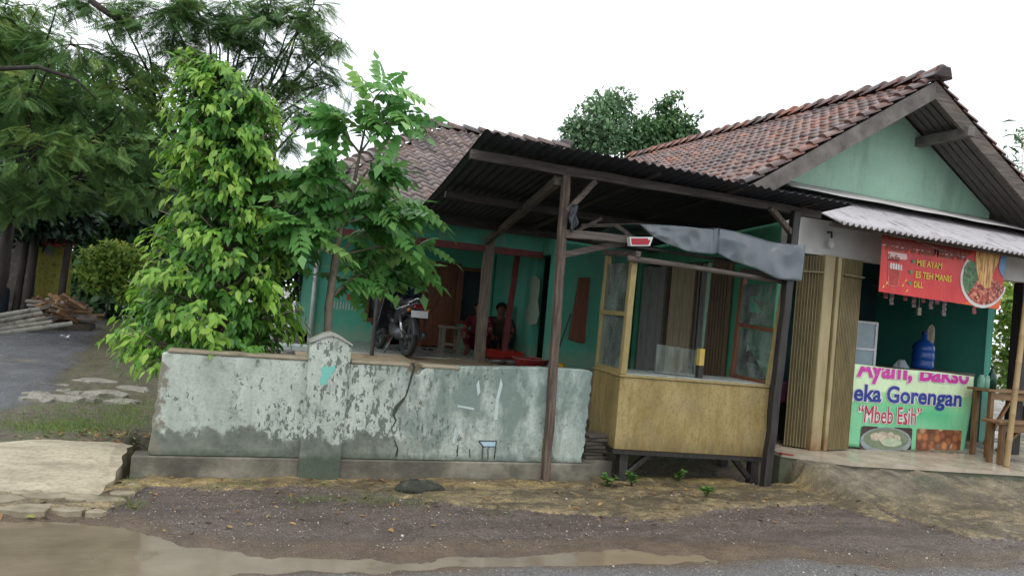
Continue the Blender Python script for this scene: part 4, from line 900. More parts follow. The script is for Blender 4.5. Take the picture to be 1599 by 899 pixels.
text_mesh('lettering', 'DLL', rect_px(1426.5, 440, 1441, 449, RB), RB-.006, yi, bn, .012)
R1 = rect_px(1384, 379, 1509, 398, RB); R1 = (R1[0], R1[1], R1[2], R1[3])
text_mesh('lettering_outline', 'KEDAI BISMILLAH', (R1[0]-.01, R1[1]-.008, R1[2]+.01, R1[3]+.008), RB-.006, ink('ochre_ink', '#a0642f', '#8a5026'), bn, .045)
text_mesh('lettering', 'KEDAI BISMILLAH', R1, RB-.0075, ink('dark_red_ink', '#6d1518', '#7d1d1e'), bn, .015)
text_mesh('lettering', 'Sedia', rect_px(1386, 397, 1405, 408, RB), RB-.006, ink('dark_red_ink', '#6d1518'), bn, .02)
uvpoly('label_patch', [(.05, .70), (.05, .58), (.19, .60), (.20, .63), (.19, .70)], -.004, ink('pale_pink_ink', '#c9a19b', '#d4b9b0'), bn)
for px, py in ((1425.5, 408), (1422, 424.5), (1420.5, 441.5)):
    p = W3(px, py, y=RB); mb = MB(); mb.add([(p[0]+.03*math.cos(a), RB-.006, p[2]+.022*math.sin(a)) for a in np.linspace(0, 2*math.pi, 14)[:-1]], [tuple(range(13))]); mb.build('bullet', grn, bn)
mb = MB()
mb.tube([W3(1378, 372, y=RB), (TLb[0]-.02, 6.5, 2.84)], .004, 5); mb.tube([W3(1420, 372, y=RB), W3(1505, 404, y=RB-.02)], .004, 5); mb.tube([TRb, (TRb[0]+.03, 6.5, 2.80)], .004, 5)
mb.build('string', ink('grey_string', '#8b8a86'), bn)
# green banner standing at the front of the stall
GB = 6.87
gb = thing('banner', 'green vinyl banner with magenta, blue and red lettering standing on the stall floor', 'banner', (7.5, GB, .32))
TLg, TRg, BLg, BRg = W3(1300, 565, y=GB), W3(1522, 587, y=GB), W3(1290, 694, y=GB), W3(1504, 714, y=GB)
def bilg(u, v, dy=0):
    p = [(BLg[i]*(1-u)+BRg[i]*u)*(1-v)+(TLg[i]*(1-u)+TRg[i]*u)*v for i in range(3)]
    return (p[0], p[1]+dy+.012*math.sin(u*9+v*4)*(.3+v), p[2]+.006*math.sin(u*11))
n = N('green_banner'); v = n.pos(); x, y, z = n.sep(v)
c = n.ramp(z, [(.35, srgb('#3f9f72')), (.75, srgb('#4fae7c')), (.98, srgb('#8fc98c')), (1.2, srgb('#c6dcb2'))])
wv = n.new('ShaderNodeTexWave'); wv.wave_type = 'RINGS'; n.link(n.pos((1, 1, 1.2)), wv.inputs[0]); wv.inputs['Scale'].default_value = 1.3; wv.inputs['Distortion'].default_value = 1.5
c = n.mix(n.ramp(wv.outputs[0], [(.6, 0), (.95, .35)]), c, srgb('#a9dcae')); n.bump(n.noise(n.pos((1, 1, .35)), 5, 3, .5, .6), .6, .05); gbm = n.fin(c, .35, .45)
mb = MB(); mb.grid(lambda u, v: bilg(u, v), 60, 20); o = mb.build('cloth', gbm, gb, True); o.modifiers.new('t', 'SOLIDIFY').thickness = .002
def flat(rect): return rect
wi = ink('white_ink', '#d6d3cd'); mag = ink('magenta_ink', '#b52a8c', '#c23a9a'); blu = ink('blue_ink', '#1d2f78', '#23398a'); redi = ink('crimson_ink', '#b02a48', '#a02240')
def drape(o, clip=0):
    if clip:   # the cloth is folded over at the top, through the upper lettering
        import bmesh
        bm = bmesh.new(); bm.from_mesh(o.data); w = wloc(o.parent)
        a, b = Vector(TLg)-w, Vector(TRg)-w; d = (b-a).normalized(); nn = Vector((-d.z, 0, d.x))
        bmesh.ops.bisect_plane(bm, geom=bm.verts[:]+bm.edges[:]+bm.faces[:], plane_co=a-nn*.012, plane_no=nn, clear_outer=True)
        bm.to_mesh(o.data); bm.free()
    return drape_(o)
def drape_(o):   # let the print follow the cloth
    me = o.data; w = wloc(o.parent); 
    for vv in me.vertices:
        X_, Z_ = vv.co.x+w.x, vv.co.z+w.z; u = (X_-BLg[0])/(BRg[0]-BLg[0]); q = (Z_-BLg[2])/(TLg[2]-BLg[2]); vv.co.y += .012*math.sin(u*9+q*4)*(.3+q)
    return o
for s, (x0, y0_, x1, y1_), m_, b_ in (('Ayam, Bakso', (1336, 563, 1513, 603), mag, .03), ('Aneka Gorengan', (1292, 602, 1500, 637), blu, .028), ('“Mbeb Esih”', (1339, 634, 1439, 661), redi, .012)):
    r = rect_px(x0, y0_, x1, y1_, GB)
    drape(text_mesh('lettering_outline', s, (r[0]-.008, r[1]-.008, r[2]+.008, r[3]+.008), GB-.006, wi, gb, b_+.05), 1)
    drape(text_mesh('lettering', s, r, GB-.009, m_, gb, b_ if b_ > .02 else 0), 1)
def pic(name, x0, y0_, x1, y1_, mat, dy=-.006):
    x0, z0, x1, z1 = rect_px(x0, y0_, x1, y1_, GB); r = .03; pts = []
    for cx, cz_, a0 in ((x1-r, z1-r, 0), (x0+r, z1-r, 90), (x0+r, z0+r, 180), (x1-r, z0+r, 270)):
        for k in range(5): a = math.radians(a0+k*22.5); pts.append((cx+r*math.cos(a), GB, cz_+r*math.sin(a)))
    mb = MB(); mb.add([(p[0], GB+dy, p[2]) for p in pts], [tuple(range(len(pts)))]); return drape(mb.build(name, mat, gb))
def ellx(name, cx, cy, rx, ry, mat, dy):
    p = W3(cx, cy, y=GB); mb = MB(); mb.add([(p[0]+rx*math.cos(a), GB+dy, p[2]+ry*math.sin(a)-.0*math.cos(a)) for a in np.linspace(0, 2*math.pi, 31)[:-1]], [tuple(range(30))]); return drape(mb.build(name, mat, gb))
pic('soup_photo', 1343, 666, 1423, 705, ink('dark_photo_ink', '#4a3a36', '#2d2523', 18))
ellx('bowl', 1383, 688, .39, .165, ink('steel_ink', '#9aa3a3', '#6d7676', 8), -.008); ellx('broth', 1383, 685, .345, .125, ink('broth_ink', '#7f8a6e', '#5e6a58', 14), -.0095)
for k, (a, b) in enumerate(((1366, 681), (1376, 679), (1388, 680), (1397, 684), (1379, 685))): ellx('meatball', a, b, .075, .048, ink('meatball_ink', '#c9bfa9', '#8f8270', 16), -.011-.0004*k)
ellx('noodle_heap', 1390, 690, .16, .05, ink('noodle_ink', '#b8bfa0', '#8fa088', 22), -.0135)
n = N('fried_food_print'); v = n.pos(); g_ = n.sep(n.voro(v, 10, 'F1', 'Color'))[0]; e_ = n.voro(v, 10, 'F1')
c = n.ramp(g_, [(0, srgb('#7a4326')), (.35, srgb('#a4633a')), (.6, srgb('#b97f4c')), (.85, srgb('#d8c09a')), (1, srgb('#8a4a28'))]); c = n.mix(n.ramp(e_, [(.3, 0), (.6, .8)]), c, srgb('#4f2a18')); pic('fritter_photo', 1430, 670, 1500, 711, n.fin(c, .45))
mb = MB()
for u in (.18, .97): a = bilg(u, 0); b = bilg(u, 1); mb.beam((a[0], GB+.035, .303), (b[0], GB+.035, b[2]), .03, .02, up=(0, 1, 0))
mb.build('support_lath', dark_wood, gb)

# ------------------------------------------------------------------ things in and before the stall
alu = simple('white_aluminium', srgb('#c9ccce'), srgb('#aeb2b5'), rough=.35)
pale_pane = simple('frosted_pane', srgb('#8fa0a6'), srgb('#7d8d94'), sc=4, rough=.2)
YC = 7.25
dc = thing('display_case', 'white framed glass display case with two panes behind the right shutter', 'display case', (7.1, YC, .3))
q0, q1 = W3(1338, 500, y=YC), W3(1376, 575, y=YC); x0, x1 = q0[0]-.28, W3(1372, 505, y=YC)[0]; zt = q0[2]
mb = MB(); mb.box((x0, YC, .303), (x1, YC+.5, 1.10)); mb.build('cabinet', alu, dc)
mb = MB()
for a, b in ((x0, x0+.035), (x1-.035, x1)): mb.box((a, YC, 1.102), (b, YC+.035, zt)); mb.box((a, YC+.465, 1.102), (b, YC+.5, zt))
for z in (1.102, (zt+1.1)/2, zt-.03): mb.box((x0+.036, YC+.002, z), (x1-.036, YC+.03, z+.03))
mb.box((x0, YC+.036, zt-.03), (x0+.03, YC+.464, zt)); mb.box((x1-.03, YC+.036, zt-.03), (x1, YC+.464, zt)); mb.build('frame', alu, dc)
for z0, z1 in ((1.135, (zt+1.1)/2-.002), ((zt+1.1)/2+.032, zt-.032)):
    mb = MB(); mb.box((x0+.037, YC+.012, z0), (x1-.037, YC+.018, z1)); mb.build('pane', pale_pane, dc)
YD = 7.7
stand = thing('counter', 'dark wooden counter inside the stall behind the green banner', 'counter', (8.3, YD, .3))
p = W3(1440, 576, y=YD)
mb = MB(); mb.box((7.65, YD-.22, p[2]-.04), (9.35, YD+.3, p[2])); mb.build('top', dark_wood_x, stand)
for x in (7.7, 9.24):
    for y in (YD-.18, YD+.22): mb = MB(); mb.box((x, y, .303), (x+.06, y+.06, p[2]-.041)); mb.build('leg', dark_wood, stand)
mb = MB(); mb.box((7.77, YD-.17, .45), (9.23, YD-.15, p[2]-.041)); mb.build('front_board', black_wood, stand)
# blue water gallon upside down
blue_pl = simple('blue_plastic', srgb('#1d4f9c'), srgb('#173f80'), sc=5, rough=.2); blue_cap = simple('dark_blue_plastic', srgb('#16346e'), rough=.3)
zb = p[2]; gp = (p[0]+.0, YD, zb)
gal = thing('water_bottle', 'big blue ribbed water bottle standing neck up on the counter behind the green banner', 'water bottle', gp)
prof = [(.10, 0), (.135, .01), (.14, .03), (.14, .10), (.132, .115), (.14, .13), (.14, .21), (.132, .225), (.14, .24), (.14, .30), (.12, .345), (.06, .39), (.035, .41), (.033, .47)]
mb = MB(); mb.lathe((gp[0], gp[1], zb), prof, 24); mb.build('body', blue_pl, gal, True)
mb = MB(); mb.lathe((gp[0], gp[1], zb), [(.038, .471), (.04, .475), (.04, .51), (.03, .515)], 16); mb.build('cap', blue_cap, gal, True)
a = W3(1456, 512, y=YD+.12)
mb = MB(); mb.grid(lambda u, v: (a[0]-.07+.15*u+.012*math.sin(v*8), YD+.14+.02*math.sin(u*7), zb+.002+(.60+.03*math.sin(u*5))*v*(1-.25*(u-.5)**2*4)), 8, 8); o = mb.build('paper_sack', simple('beige_sack', srgb('#a39a86'), srgb('#837a68'), sc=9, rough=.8)); o.modifiers.new('t', 'SOLIDIFY').thickness = .02
tag(o, 'beige sack leaning behind the blue water bottle', 'sack')
p = W3(1405, 568, y=YD); mb = MB(); mb.grid(lambda u, v: (p[0]+(.13-.05*v)*math.cos(6.283*u)*(1+.15*math.sin(u*40+v*5))*(1-v*.55), YD-.02+(.1-.04*v)*math.sin(6.283*u)*(1-v*.5), zb+.002+.10*v+.012*math.sin(u*30)*v), 28, 7)
tag(mb.build('plastic_bag', simple('pale_plastic_bag', srgb('#a9b2b8'), srgb('#8d979e'), rough=.3), None, True), 'crumpled pale plastic bag on the counter left of the blue bottle', 'bag')
# hanging switch box and sachets on a line
p = W3(1436, 486, y=7.35); mb = MB(); mb.box((p[0]-.03, 7.35, p[2]-.05), (p[0]+.03, 7.38, p[2]+.05)); mb.tube([(p[0], 7.365, p[2]+.051), (p[0]-.02, 7.365, 2.9)], .004, 5); o = mb.build('switch_box', simple('cream_plastic', srgb('#b8b39a'), rough=.4)); tag(o, 'cream switch box hanging on a wire above the blue bottle', 'switch box')
line = thing('hanging_line', 'thin wire strung under the red banner with sachets clipped to it', 'wire', (7.4, 6.9, 2.2))
a, b = W3(1374, 452, y=6.78), W3(1545, 480, y=6.78); mb = MB(); mb.tube([(a[0], 6.9, 2.24), (a[0]+.9, 6.9, 2.2), (9.26, 6.9, 2.24)], .004, 5); mb.build('wire', black_wood, line)
sc_m = [simple('sachet_red', srgb('#8d2a33'), srgb('#b4747a'), sc=40, rough=.3), simple('sachet_pale', srgb('#a9a3a5'), srgb('#7a4c52'), sc=40, rough=.3)]
for i, (px, nst) in enumerate(((1381, 1), (1391, 2), (1412, 1), (1426, 2), (1440, 1), (1453, 2), (1462, 1), (1474, 3), (1521, 2))):
    x = W3(px, 468, y=6.9)[0]; zt = 2.2-.012*nst; mb = MB(); hh = .055*nst+.03
    mb.grid(lambda u, v: (x-.032+.064*u, 6.89+.006*math.sin(v*nst*6.28), zt-.0-hh*v), 4, 4*nst); o = mb.build('sachet', sc_m[i % 2], None); o.modifiers.new('t', 'SOLIDIFY').thickness = .004
    tag(o, 'small shiny drink sachet hanging in the row below the red banner', 'sachet', 'sachets hanging below the red banner')
# wooden table, bench, jars
tw = wood('table_wood', srgb('#8a6a45'), srgb('#5f462c'), 'x', .5); twl = wood('table_leg_wood', srgb('#80603c'), srgb('#553d26'), 'z', .5)
def trestle(name, label, x0, x1, y0, y1, z, leg, cat):
    t = thing(name, label, cat, ((x0+x1)/2, (y0+y1)/2, .303))
    mb = MB(); n_ = 3
    for i in range(n_): mb.box((x0, y0+(y1-y0)*i/n_+.004, z-.03), (x1, y0+(y1-y0)*(i+1)/n_-.004, z))
    o = mb.build('top' if cat == 'table' else 'seat', tw, t); bevel(o, .004, 1)
    for x in (x0+.08, x1-.14):
        for y in (y0+.03, y1-.08): mb = MB(); mb.box((x, y, .303), (x+.06, y+.05, z-.031)); bevel(mb.build('leg', twl, t), .004, 1)
    mb = MB(); mb.box((x0+.145, y0+.035, z-.12), (x1-.145, y0+.06, z-.04)); mb.build('apron', tw, t)
    mb = MB(); mb.beam((x0+.11, y0+.10, .45), (x0+.55, y0+.10, z-.04), .04, .03); mb.build('brace', twl, t)
trestle('table', 'wooden stall table with jars at the right edge behind the bamboo pole', 8.40, 10.3, 6.52, 6.82, 1.13, .9, 'table')
trestle('bench', 'long wooden bench in front of the stall table at the right', 8.12, 10.2, 6.14, 6.38, .80, .5, 'bench')
gj = simple('greenish_jar_glass', srgb('#6d9a86'), srgb('#54806d'), sc=8, rough=.1)
for i, px in enumerate((1497, 1505, 1513)):
    x = W3(px, 567, y=6.8)[0]+.22; mb = MB(); mb.lathe((x, 6.66, 1.132), [(.035, 0), (.04, .01), (.04, .12), (.03, .14), (.03, .16)], 12); o = mb.build('jar', gj, None, True); tag(o, 'small pale glass jar in the row on the stall table', 'jar', 'jars on the stall table')
x = W3(1529, 567, y=6.75)[0]+.12; bt = thing('bottle', 'dark green bottle beside the jars on the stall table', 'bottle', (x, 6.66, 1.132))
mb = MB(); mb.lathe((x, 6.66, 1.132), [(.05, 0), (.052, .15), (.03, .20), (.018, .22), (.018, .25)], 12); mb.build('body', simple('dark_green_glass', (.01, .05, .03), rough=.1), bt, True)
mb = MB(); mb.lathe((x, 6.66, 1.132), [(.02, .251), (.02, .275)], 10); mb.build('cap', black_wood, bt)
# bamboo pole at the right edge
n = N('bamboo_yellow'); v = n.pos(); c = n.ramp(n.noise(n.pos((8, 8, 1)), 3, 5), [(.3, srgb('#8f7a55')), (.6, srgb('#a38c63')), (.8, srgb('#78633f'))]); n.bump(n.noise(n.pos((20, 20, 1)), 3), .2, .005); bamb = n.fin(c, .5, .4)
def bamboo(mb, p, q, r, nodes):
    p, q = Vector(p), Vector(q); pts, rad = [], []
    for i in range(nodes+1):
        t = i/nodes
        for dt, k in ((-.006, 1), (0, 1.13), (.006, 1)):
            tt = min(1, max(0, t+dt)); pts.append(p.lerp(q, tt)+Vector((0, 0, 0))); rad.append(r*k*(1-.15*tt))
    keep = [0]+[i for i in range(1, len(pts)) if (pts[i]-pts[i-1]).length > 1e-5]
    mb.tube([pts[i] for i in keep], [rad[i] for i in keep], 10)
mb = MB(); a = W3(1571, 728, z=.303); b = W3(1599, 498, y=a[1]); dv = Vector(b)-Vector(a); bamboo(mb, a, Vector(a)+dv*(2.40/dv.z), .032, 8); o = mb.build('bamboo_pole', bamb, None, True); tag(o, 'yellow bamboo pole holding up the awning at the right edge', 'pole')
# pink cloth in the dark gap beside the left shutter
mb = MB(); mb.box((5.71, 7.3, .303), (6.3, 7.75, 1.0)); o = mb.build('side_cupboard', black_wood); bevel(o, .01); tag(o, 'dark cupboard just inside the gap beside the left folding shutter', 'cupboard')
mb = MB(); mb.grid(lambda u, v: (5.73+.5*u, 7.29-.01*math.sin(u*16)-.004, 1.01-.28*v*(1+.1*math.sin(u*7))), 14, 6); o = mb.build('pink_cloth', simple('dusky_pink_cloth', srgb('#9c5a78'), srgb('#7c4660'), sc=8, rough=.8), None, True); o.modifiers.new('t', 'SOLIDIFY').thickness = .005; tag(o, 'pink cloth draped over the cupboard in the gap left of the shutters', 'cloth')

# ================================================================== PORCH THINGS
PZ = .73
# thin iron post in front of the porch
p = W3(580, 555, z=.70); mb = MB(); mb.tube([(p[0], p[1], .62), (p[0]+.01, p[1], 1.55)], .03, 8); o = mb.build('iron_post', simple('dark_iron_pipe', srgb('#4f4a49'), srgb('#33302f'), sc=5, rough=.6)); tag(o, 'thin dark pipe standing on the porch edge in front of the motorbike', 'post')
# low white bench seen left of the pillar
lb = thing('low_table', 'low white topped table behind the wall left of the pillar', 'table', (.62, 10.2, 0))
mb = MB(); mb.box((.28, 9.8, .79), (.98, 10.12, .86)); bevel(mb.build('top', simple('white_tile_top', srgb('#aeb8b4'), srgb('#98a3a0'), rough=.4), lb), .005)
for x in (.32, .9): mb = MB(); mb.box((x, 9.84, .1), (x+.05, 10.08, .789)); mb.build('leg', dark_wood, lb)
# stool
stl = thing('stool', 'small worn wooden stool on the porch beside the person in maroon', 'stool', (3.2, 12.2, PZ))
mb = MB(); mb.box((2.98, 12.0, 1.14), (3.34, 12.32, 1.18)); bevel(mb.build('seat', wood('stool_wood', srgb('#8d8674'), srgb('#5f5a4d'), 'x'), stl), .005)
for x in (3.0, 3.27):
    for y in (12.02, 12.25): mb = MB(); mb.box((x, y, PZ), (x+.045, y+.045, 1.139)); mb.build('leg', MATS['stool_wood'], stl)
mb = MB(); mb.box((3.047, 12.025, .86), (3.268, 12.05, .90)); mb.build('stretcher', MATS['stool_wood'], stl)
# red crate-like tray, round basin, pans
red_pl = simple('red_plastic', srgb('#b23429'), srgb('#8f281f'), sc=6, rough=.35); mar_pl = simple('maroon_plastic', srgb('#8c2f30'), srgb('#6f2424'), sc=6, rough=.35)
tray = thing('tray', 'wide red plastic tray on the porch floor beside the seated people', 'tray', (3.9, 11.35, PZ))
mb = MB(); x0, x1, y0, y1 = 3.52, 4.14, 11.15, 11.6
mb.hexa([(x0+.04, y0+.03, PZ+.052), (x1-.04, y0+.03, PZ+.052), (x1-.04, y1-.03, PZ+.052), (x0+.04, y1-.03, PZ+.052)], [(x0+.035, y0+.025, PZ+.065), (x1-.035, y0+.025, PZ+.065), (x1-.035, y1-.025, PZ+.065), (x0+.035, y1-.025, PZ+.065)])
for lo_, hi_ in (([(x0+.03, y0+.03), (x1-.03, y0+.03), (x1-.03, y0+.045), (x0+.03, y0+.045)], [(x0, y0, 0), (x1, y0, 0), (x1, y0+.015, 0), (x0, y0+.015, 0)]), ([(x0+.03, y1-.045), (x1-.03, y1-.045), (x1-.03, y1-.03), (x0+.03, y1-.03)], [(x0, y1-.015, 0), (x1, y1-.015, 0), (x1, y1, 0), (x0, y1, 0)]), ([(x0+.03, y0+.046), (x0+.045, y0+.046), (x0+.045, y1-.046), (x0+.03, y1-.046)], [(x0, y0+.016, 0), (x0+.015, y0+.016, 0), (x0+.015, y1-.016, 0), (x0, y1-.016, 0)]), ([(x1-.045, y0+.046), (x1-.03, y0+.046), (x1-.03, y1-.046), (x1-.045, y1-.046)], [(x1-.015, y0+.016, 0), (x1, y0+.016, 0), (x1, y1-.016, 0), (x1-.015, y1-.016, 0)])):
    mb.hexa([(a[0], a[1], PZ+.05) for a in lo_], [(a[0], a[1], PZ+.15) for a in hi_])
mb.build('body', red_pl, tray)
mb = MB(); mb.box((x0+.1, y0+.08, PZ), (x1-.1, y1-.08, PZ+.05)); mb.build('foot', mar_pl, tray)
def basin(name, label, c, r, h, mat, rimm=None):
    t = thing(name, label, 'basin', c)
    mb = MB(); mb.lathe(c, [(r*.72, 0), (r*.78, .0), (r*.97, h*.9), (r*.99, h), (r*.95, h), (r*.75, .012), (.001, .012)], 28, caps=False); mb.build('bowl', mat, t, True)
    mb = MB(); mb.lathe(c, [(r*.99, h+.001), (r*1.06, h+.001), (r*1.06, h+.014), (r*.96, h+.014), (r*.96, h+.003)], 28, caps=False); mb.build('rim', rimm or mat, t, True)
basin('basin', 'round maroon plastic basin with pale rim on the porch beside the tray', (4.0, 10.45, PZ-.02), .27, .13, mar_pl, simple('pale_red_rim', srgb('#a8645c'), rough=.4))
basin('basin', 'shallow steel pan on the porch in front of the red tray', (3.83, 10.72, PZ-.02), .17, .055, simple('steel_pan', srgb('#8f8f8b'), rough=.35, metal=.6))
basin('basin', 'small flat grey dish left of the steel pan on the porch', (3.56, 10.75, PZ-.02), .12, .04, simple('steel_pan', srgb('#8f8f8b')))
mb = MB(); mb.lathe((3.98, 11.75, PZ), [(.05, 0), (.05, .13), (.045, .14)], 12); tag(mb.build('tin', simple('pale_tin', srgb('#a08f6a'), rough=.4), None, True), 'pale tin standing behind the red tray', 'tin')
mb = MB(); mb.box((1.2, 10.0, .2), (5.3, 10.14, .70)); mb.build('porch_footing', tan_cem, house)
mb = MB(); mb.box((3.5, 10.142, .3), (4.9, 11.05, .71)); mb.build('side_floor', tan_cem, house)
p0 = W3(866, 563, y=9.9); p1 = W3(893, 490, y=10.1); st_ = thing('broom', 'thin dark broom stick leaning against the green wall below the shutter', 'broom', p0)
mb = MB(); mb.tube([(p0[0], p0[1], p0[2]), (p1[0], p1[1]+.04, p1[2])], .011, 6); mb.build('stick', black_wood, st_)
mb = MB(); mb.lathe((p0[0], p0[1], p0[2]-.14), [(.06, 0), (.03, .12), (.014, .16)], 10); mb.build('brush', dark_wood, st_)
pz_ = W3(877, 571, y=9.6)
mb = MB(); mb.box((3.9, 9.4, .1), (4.9, 9.98, pz_[2]-.05)); o = mb.build('wash_ledge', tan_cem); bevel(o, .01); tag(o, 'cement ledge behind the right end of the low wall', 'ledge')
mb = MB(); mb.lathe((pz_[0], 9.6, pz_[2]-.05), [(.05, 0), (.065, .02), (.06, .07), (.03, .09)], 12); tag(mb.build('yellow_cup', simple('yellow_plastic', srgb('#b58a2a'), rough=.4), None, True), 'yellow plastic cup behind the wall beside the post', 'cup')
mb = MB(); mb.lathe((pz_[0]-.16, 9.6, pz_[2]-.05), [(.05, 0), (.06, .02), (.055, .06), (.02, .07)], 12); tag(mb.build('blue_scoop', simple('blue_grey_plastic', srgb('#4f7f9b'), rough=.4), None, True), 'small blue plastic scoop left of the yellow cup', 'scoop')
for i, (x, y) in enumerate(((2.80, 12.45), (2.93, 12.5))):
    mb = MB(); mb.lathe((0, 0, 0), [(.001, 0), (.04, .0), (.045, .012), (.035, .02), (.001, .022)], 12); mb.v = [(x+vx*1.0, y+vy*2.6, PZ+vz) for vx, vy, vz in mb.v]
    tag(mb.build('sandal', rag, None, True), 'dark sandal left on the porch tiles by the stool', 'sandal', 'pair of sandals by the stool')

# ================================================================== MOTORBIKE  (local: x forward, y left)
def bike():
    ra = Vector((2.20, 10.85, PZ)); fa = Vector((1.98, 12.06, PZ)); d = (fa-ra).normalized(); ang = math.atan2(d.y, d.x)
    t = thing('motorbike', 'black step-through motorbike parked on the porch with its tail to the road', 'motorbike', (2.20, 10.9, PZ-.012), None, ang)
    blk = simple('bike_black', (.018, .019, .023), (.03, .03, .036), sc=5, rough=.2, bump=0, spec=.6); rub = simple('tyre_rubber', (.02, .02, .02), (.035, .035, .035), sc=20, rough=.8)
    grey = simple('cast_alloy', srgb('#7d8084'), srgb('#55585c'), sc=8, rough=.35, metal=.7); seatm = simple('seat_vinyl', (.022, .022, .024), rough=.45); chrome = simple('chrome', srgb('#c5c8cb'), rough=.15, metal=.9)
    L = dict(local=True)
    for xx in (0, 1.24):
        w = bpy.data.objects.new('wheel', None); link(w); w.parent = t; w.location = (xx, 0, .285)
        mb = MB(); n_ = 32
        prof = [(.215, -.035), (.25, -.048), (.275, -.035), (.285, 0), (.275, .035), (.25, .048), (.215, .035), (.205, 0)]
        vs = []; fs = []
        for k in range(n_):
            a = 2*math.pi*k/n_
            for r, y in prof: vs.append((r*math.cos(a), y, r*math.sin(a)))
        m = len(prof)
        for k in range(n_):
            for j in range(m): fs.append((k*m+j, ((k+1) % n_)*m+j, ((k+1) % n_)*m+(j+1) % m, k*m+(j+1) % m))
        mb.add(vs, fs); mb.build('tyre', rub, w, True, True)
        mb = MB()
        for k in range(n_):
            a, b = 2*math.pi*k/n_, 2*math.pi*(k+1)/n_
            for r in (.19, .212): pass
            mb.hexa([(.19*math.cos(a), -.025, .19*math.sin(a)), (.212*math.cos(a), -.025, .212*math.sin(a)), (.212*math.cos(a), .025, .212*math.sin(a)), (.19*math.cos(a), .025, .19*math.sin(a))], [(.19*math.cos(b), -.025, .19*math.sin(b)), (.212*math.cos(b), -.025, .212*math.sin(b)), (.212*math.cos(b), .025, .212*math.sin(b)), (.19*math.cos(b), .025, .19*math.sin(b))])
        for k in range(5):
            a = 2*math.pi*k/5+.3
            for da in (-.14, .14): mb.beam((.03*math.cos(a), 0, .03*math.sin(a)), (.192*math.cos(a+da), 0, .192*math.sin(a+da)), .022, .02, up=(0, 1, 0))
        mb.lathe((0, 0, 0), [(.045, -.05), (.05, -.03), (.05, .03), (.045, .05)], 14, 'y'); mb.build('rim', grey, w, False, True)
    # tail and side body: lofted sections
    def loft(name, secs, mat, n=12):
        mb = MB(); vs = []
        for x, zc, hy, hz in secs:
            for k in range(n): a = 2*math.pi*k/n; ca, sa = math.cos(a), math.sin(a); vs.append((x, hy*math.copysign(abs(ca)**.7, ca), zc+hz*math.copysign(abs(sa)**.7, sa)))
        fs = [(i*n+k, i*n+(k+1) % n, (i+1)*n+(k+1) % n, (i+1)*n+k) for i in range(len(secs)-1) for k in range(n)]
        fs += [tuple(range(n-1, -1, -1)), tuple(range(len(vs)-n, len(vs)))]
        mb.add(vs, fs); return mb.build(name, mat, t, True, True)
    loft('tail_fairing', [(-.30, .80, .05, .03), (-.22, .77, .10, .055), (0, .71, .135, .08), (.25, .64, .14, .11), (.42, .56, .11, .12), (.52, .50, .06, .08)], blk)
    loft('seat', [(-.24, .845, .07, .02), (-.1, .83, .125, .045), (.15, .785, .13, .05), (.35, .75, .12, .05), (.5, .735, .09, .04), (.58, .72, .05, .02)], seatm)
    loft('engine', [(.16, .34, .09, .08), (.35, .33, .11, .10), (.52, .36, .10, .11), (.70, .40, .07, .07)], grey)
    loft('centre_frame', [(.50, .48, .06, .06), (.65, .50, .075, .06), (.82, .56, .08, .08), (.93, .68, .07, .12)], blk)
    # leg shield
    mb = MB(); mb.grid(lambda u, v: (.93-.09*abs(2*u-1)**1.5-.06*math.sin(v*2), (u-.5)*(.46-.14*v), .36+.54*v), 12, 8); o = mb.build('leg_shield', blk, t, True, True); o.modifiers.new('t', 'SOLIDIFY').thickness = .015
    loft('front_cowl', [(.86, .98, .07, .08), (.95, .99, .13, .09), (1.05, .97, .12, .08), (1.12, .94, .06, .05)], blk)
    mb = MB(); mb.lathe((1.11, 0, .95), [(.05, 0), (.06, .015), (.04, .03)], 14, 'x'); mb.build('headlight', chrome, t, True, True)
    for y in (-.07, .07): mb = MB(); mb.tube([(.98, y, .84), (1.24, y, .285)], .019, 8); mb.build('fork', grey, t, True, True)
    mb = MB(); mb.grid(lambda u, v: (1.24+.315*math.cos(math.pi*(.1+.75*u)), (v-.5)*.13, .285+.315*math.sin(math.pi*(.1+.75*u))-.02*(2*v-1)**2), 14, 4); o = mb.build('front_mudguard', blk, t, True, True); o.modifiers.new('t', 'SOLIDIFY').thickness = .008
    mb = MB(); mb.grid(lambda u, v: (.315*math.cos(math.pi*(.42+.55*u)), (v-.5)*.13*(1-.25*u), .30+.33*math.sin(math.pi*(.42+.55*u))-.02*(2*v-1)**2), 14, 4); o = mb.build('rear_mudguard', simple('mudguard_grey', (.04, .042, .046), rough=.4), t, True, True); o.modifiers.new('t', 'SOLIDIFY').thickness = .008
    mb = MB(); mb.hexa([(-.36, -.13, .60), (-.355, -.13, .60), (-.355, .13, .60), (-.36, .13, .60)], [(-.345, -.13, .70), (-.34, -.13, .70), (-.34, .13, .70), (-.345, .13, .70)]); mb.build('number_plate', simple('plate_white', srgb('#c4c8c9'), srgb('#b2b6b8'), sc=30, rough=.4, bump=0), t, False, True)
    mb = MB(); mb.hexa([(-.35, -.09, .725), (-.31, -.1, .725), (-.31, .1, .725), (-.35, .09, .725)], [(-.32, -.075, .79), (-.28, -.08, .79), (-.28, .08, .79), (-.32, .075, .79)]); bevel(mb.build('tail_light', simple('tail_red', (.16, .012, .014), (.10, .01, .012), rough=.15), t, False, True), .01)
    mb = MB(); mb.tube([(-.30, .10, .83), (-.36, .08, .87), (-.36, -.08, .87), (-.30, -.10, .83), (-.05, -.145, .79)], .012, 8); mb.tube([(-.30, .10, .83), (-.05, .145, .79)], .012, 8); mb.build('grab_rail', chrome, t, True, True)
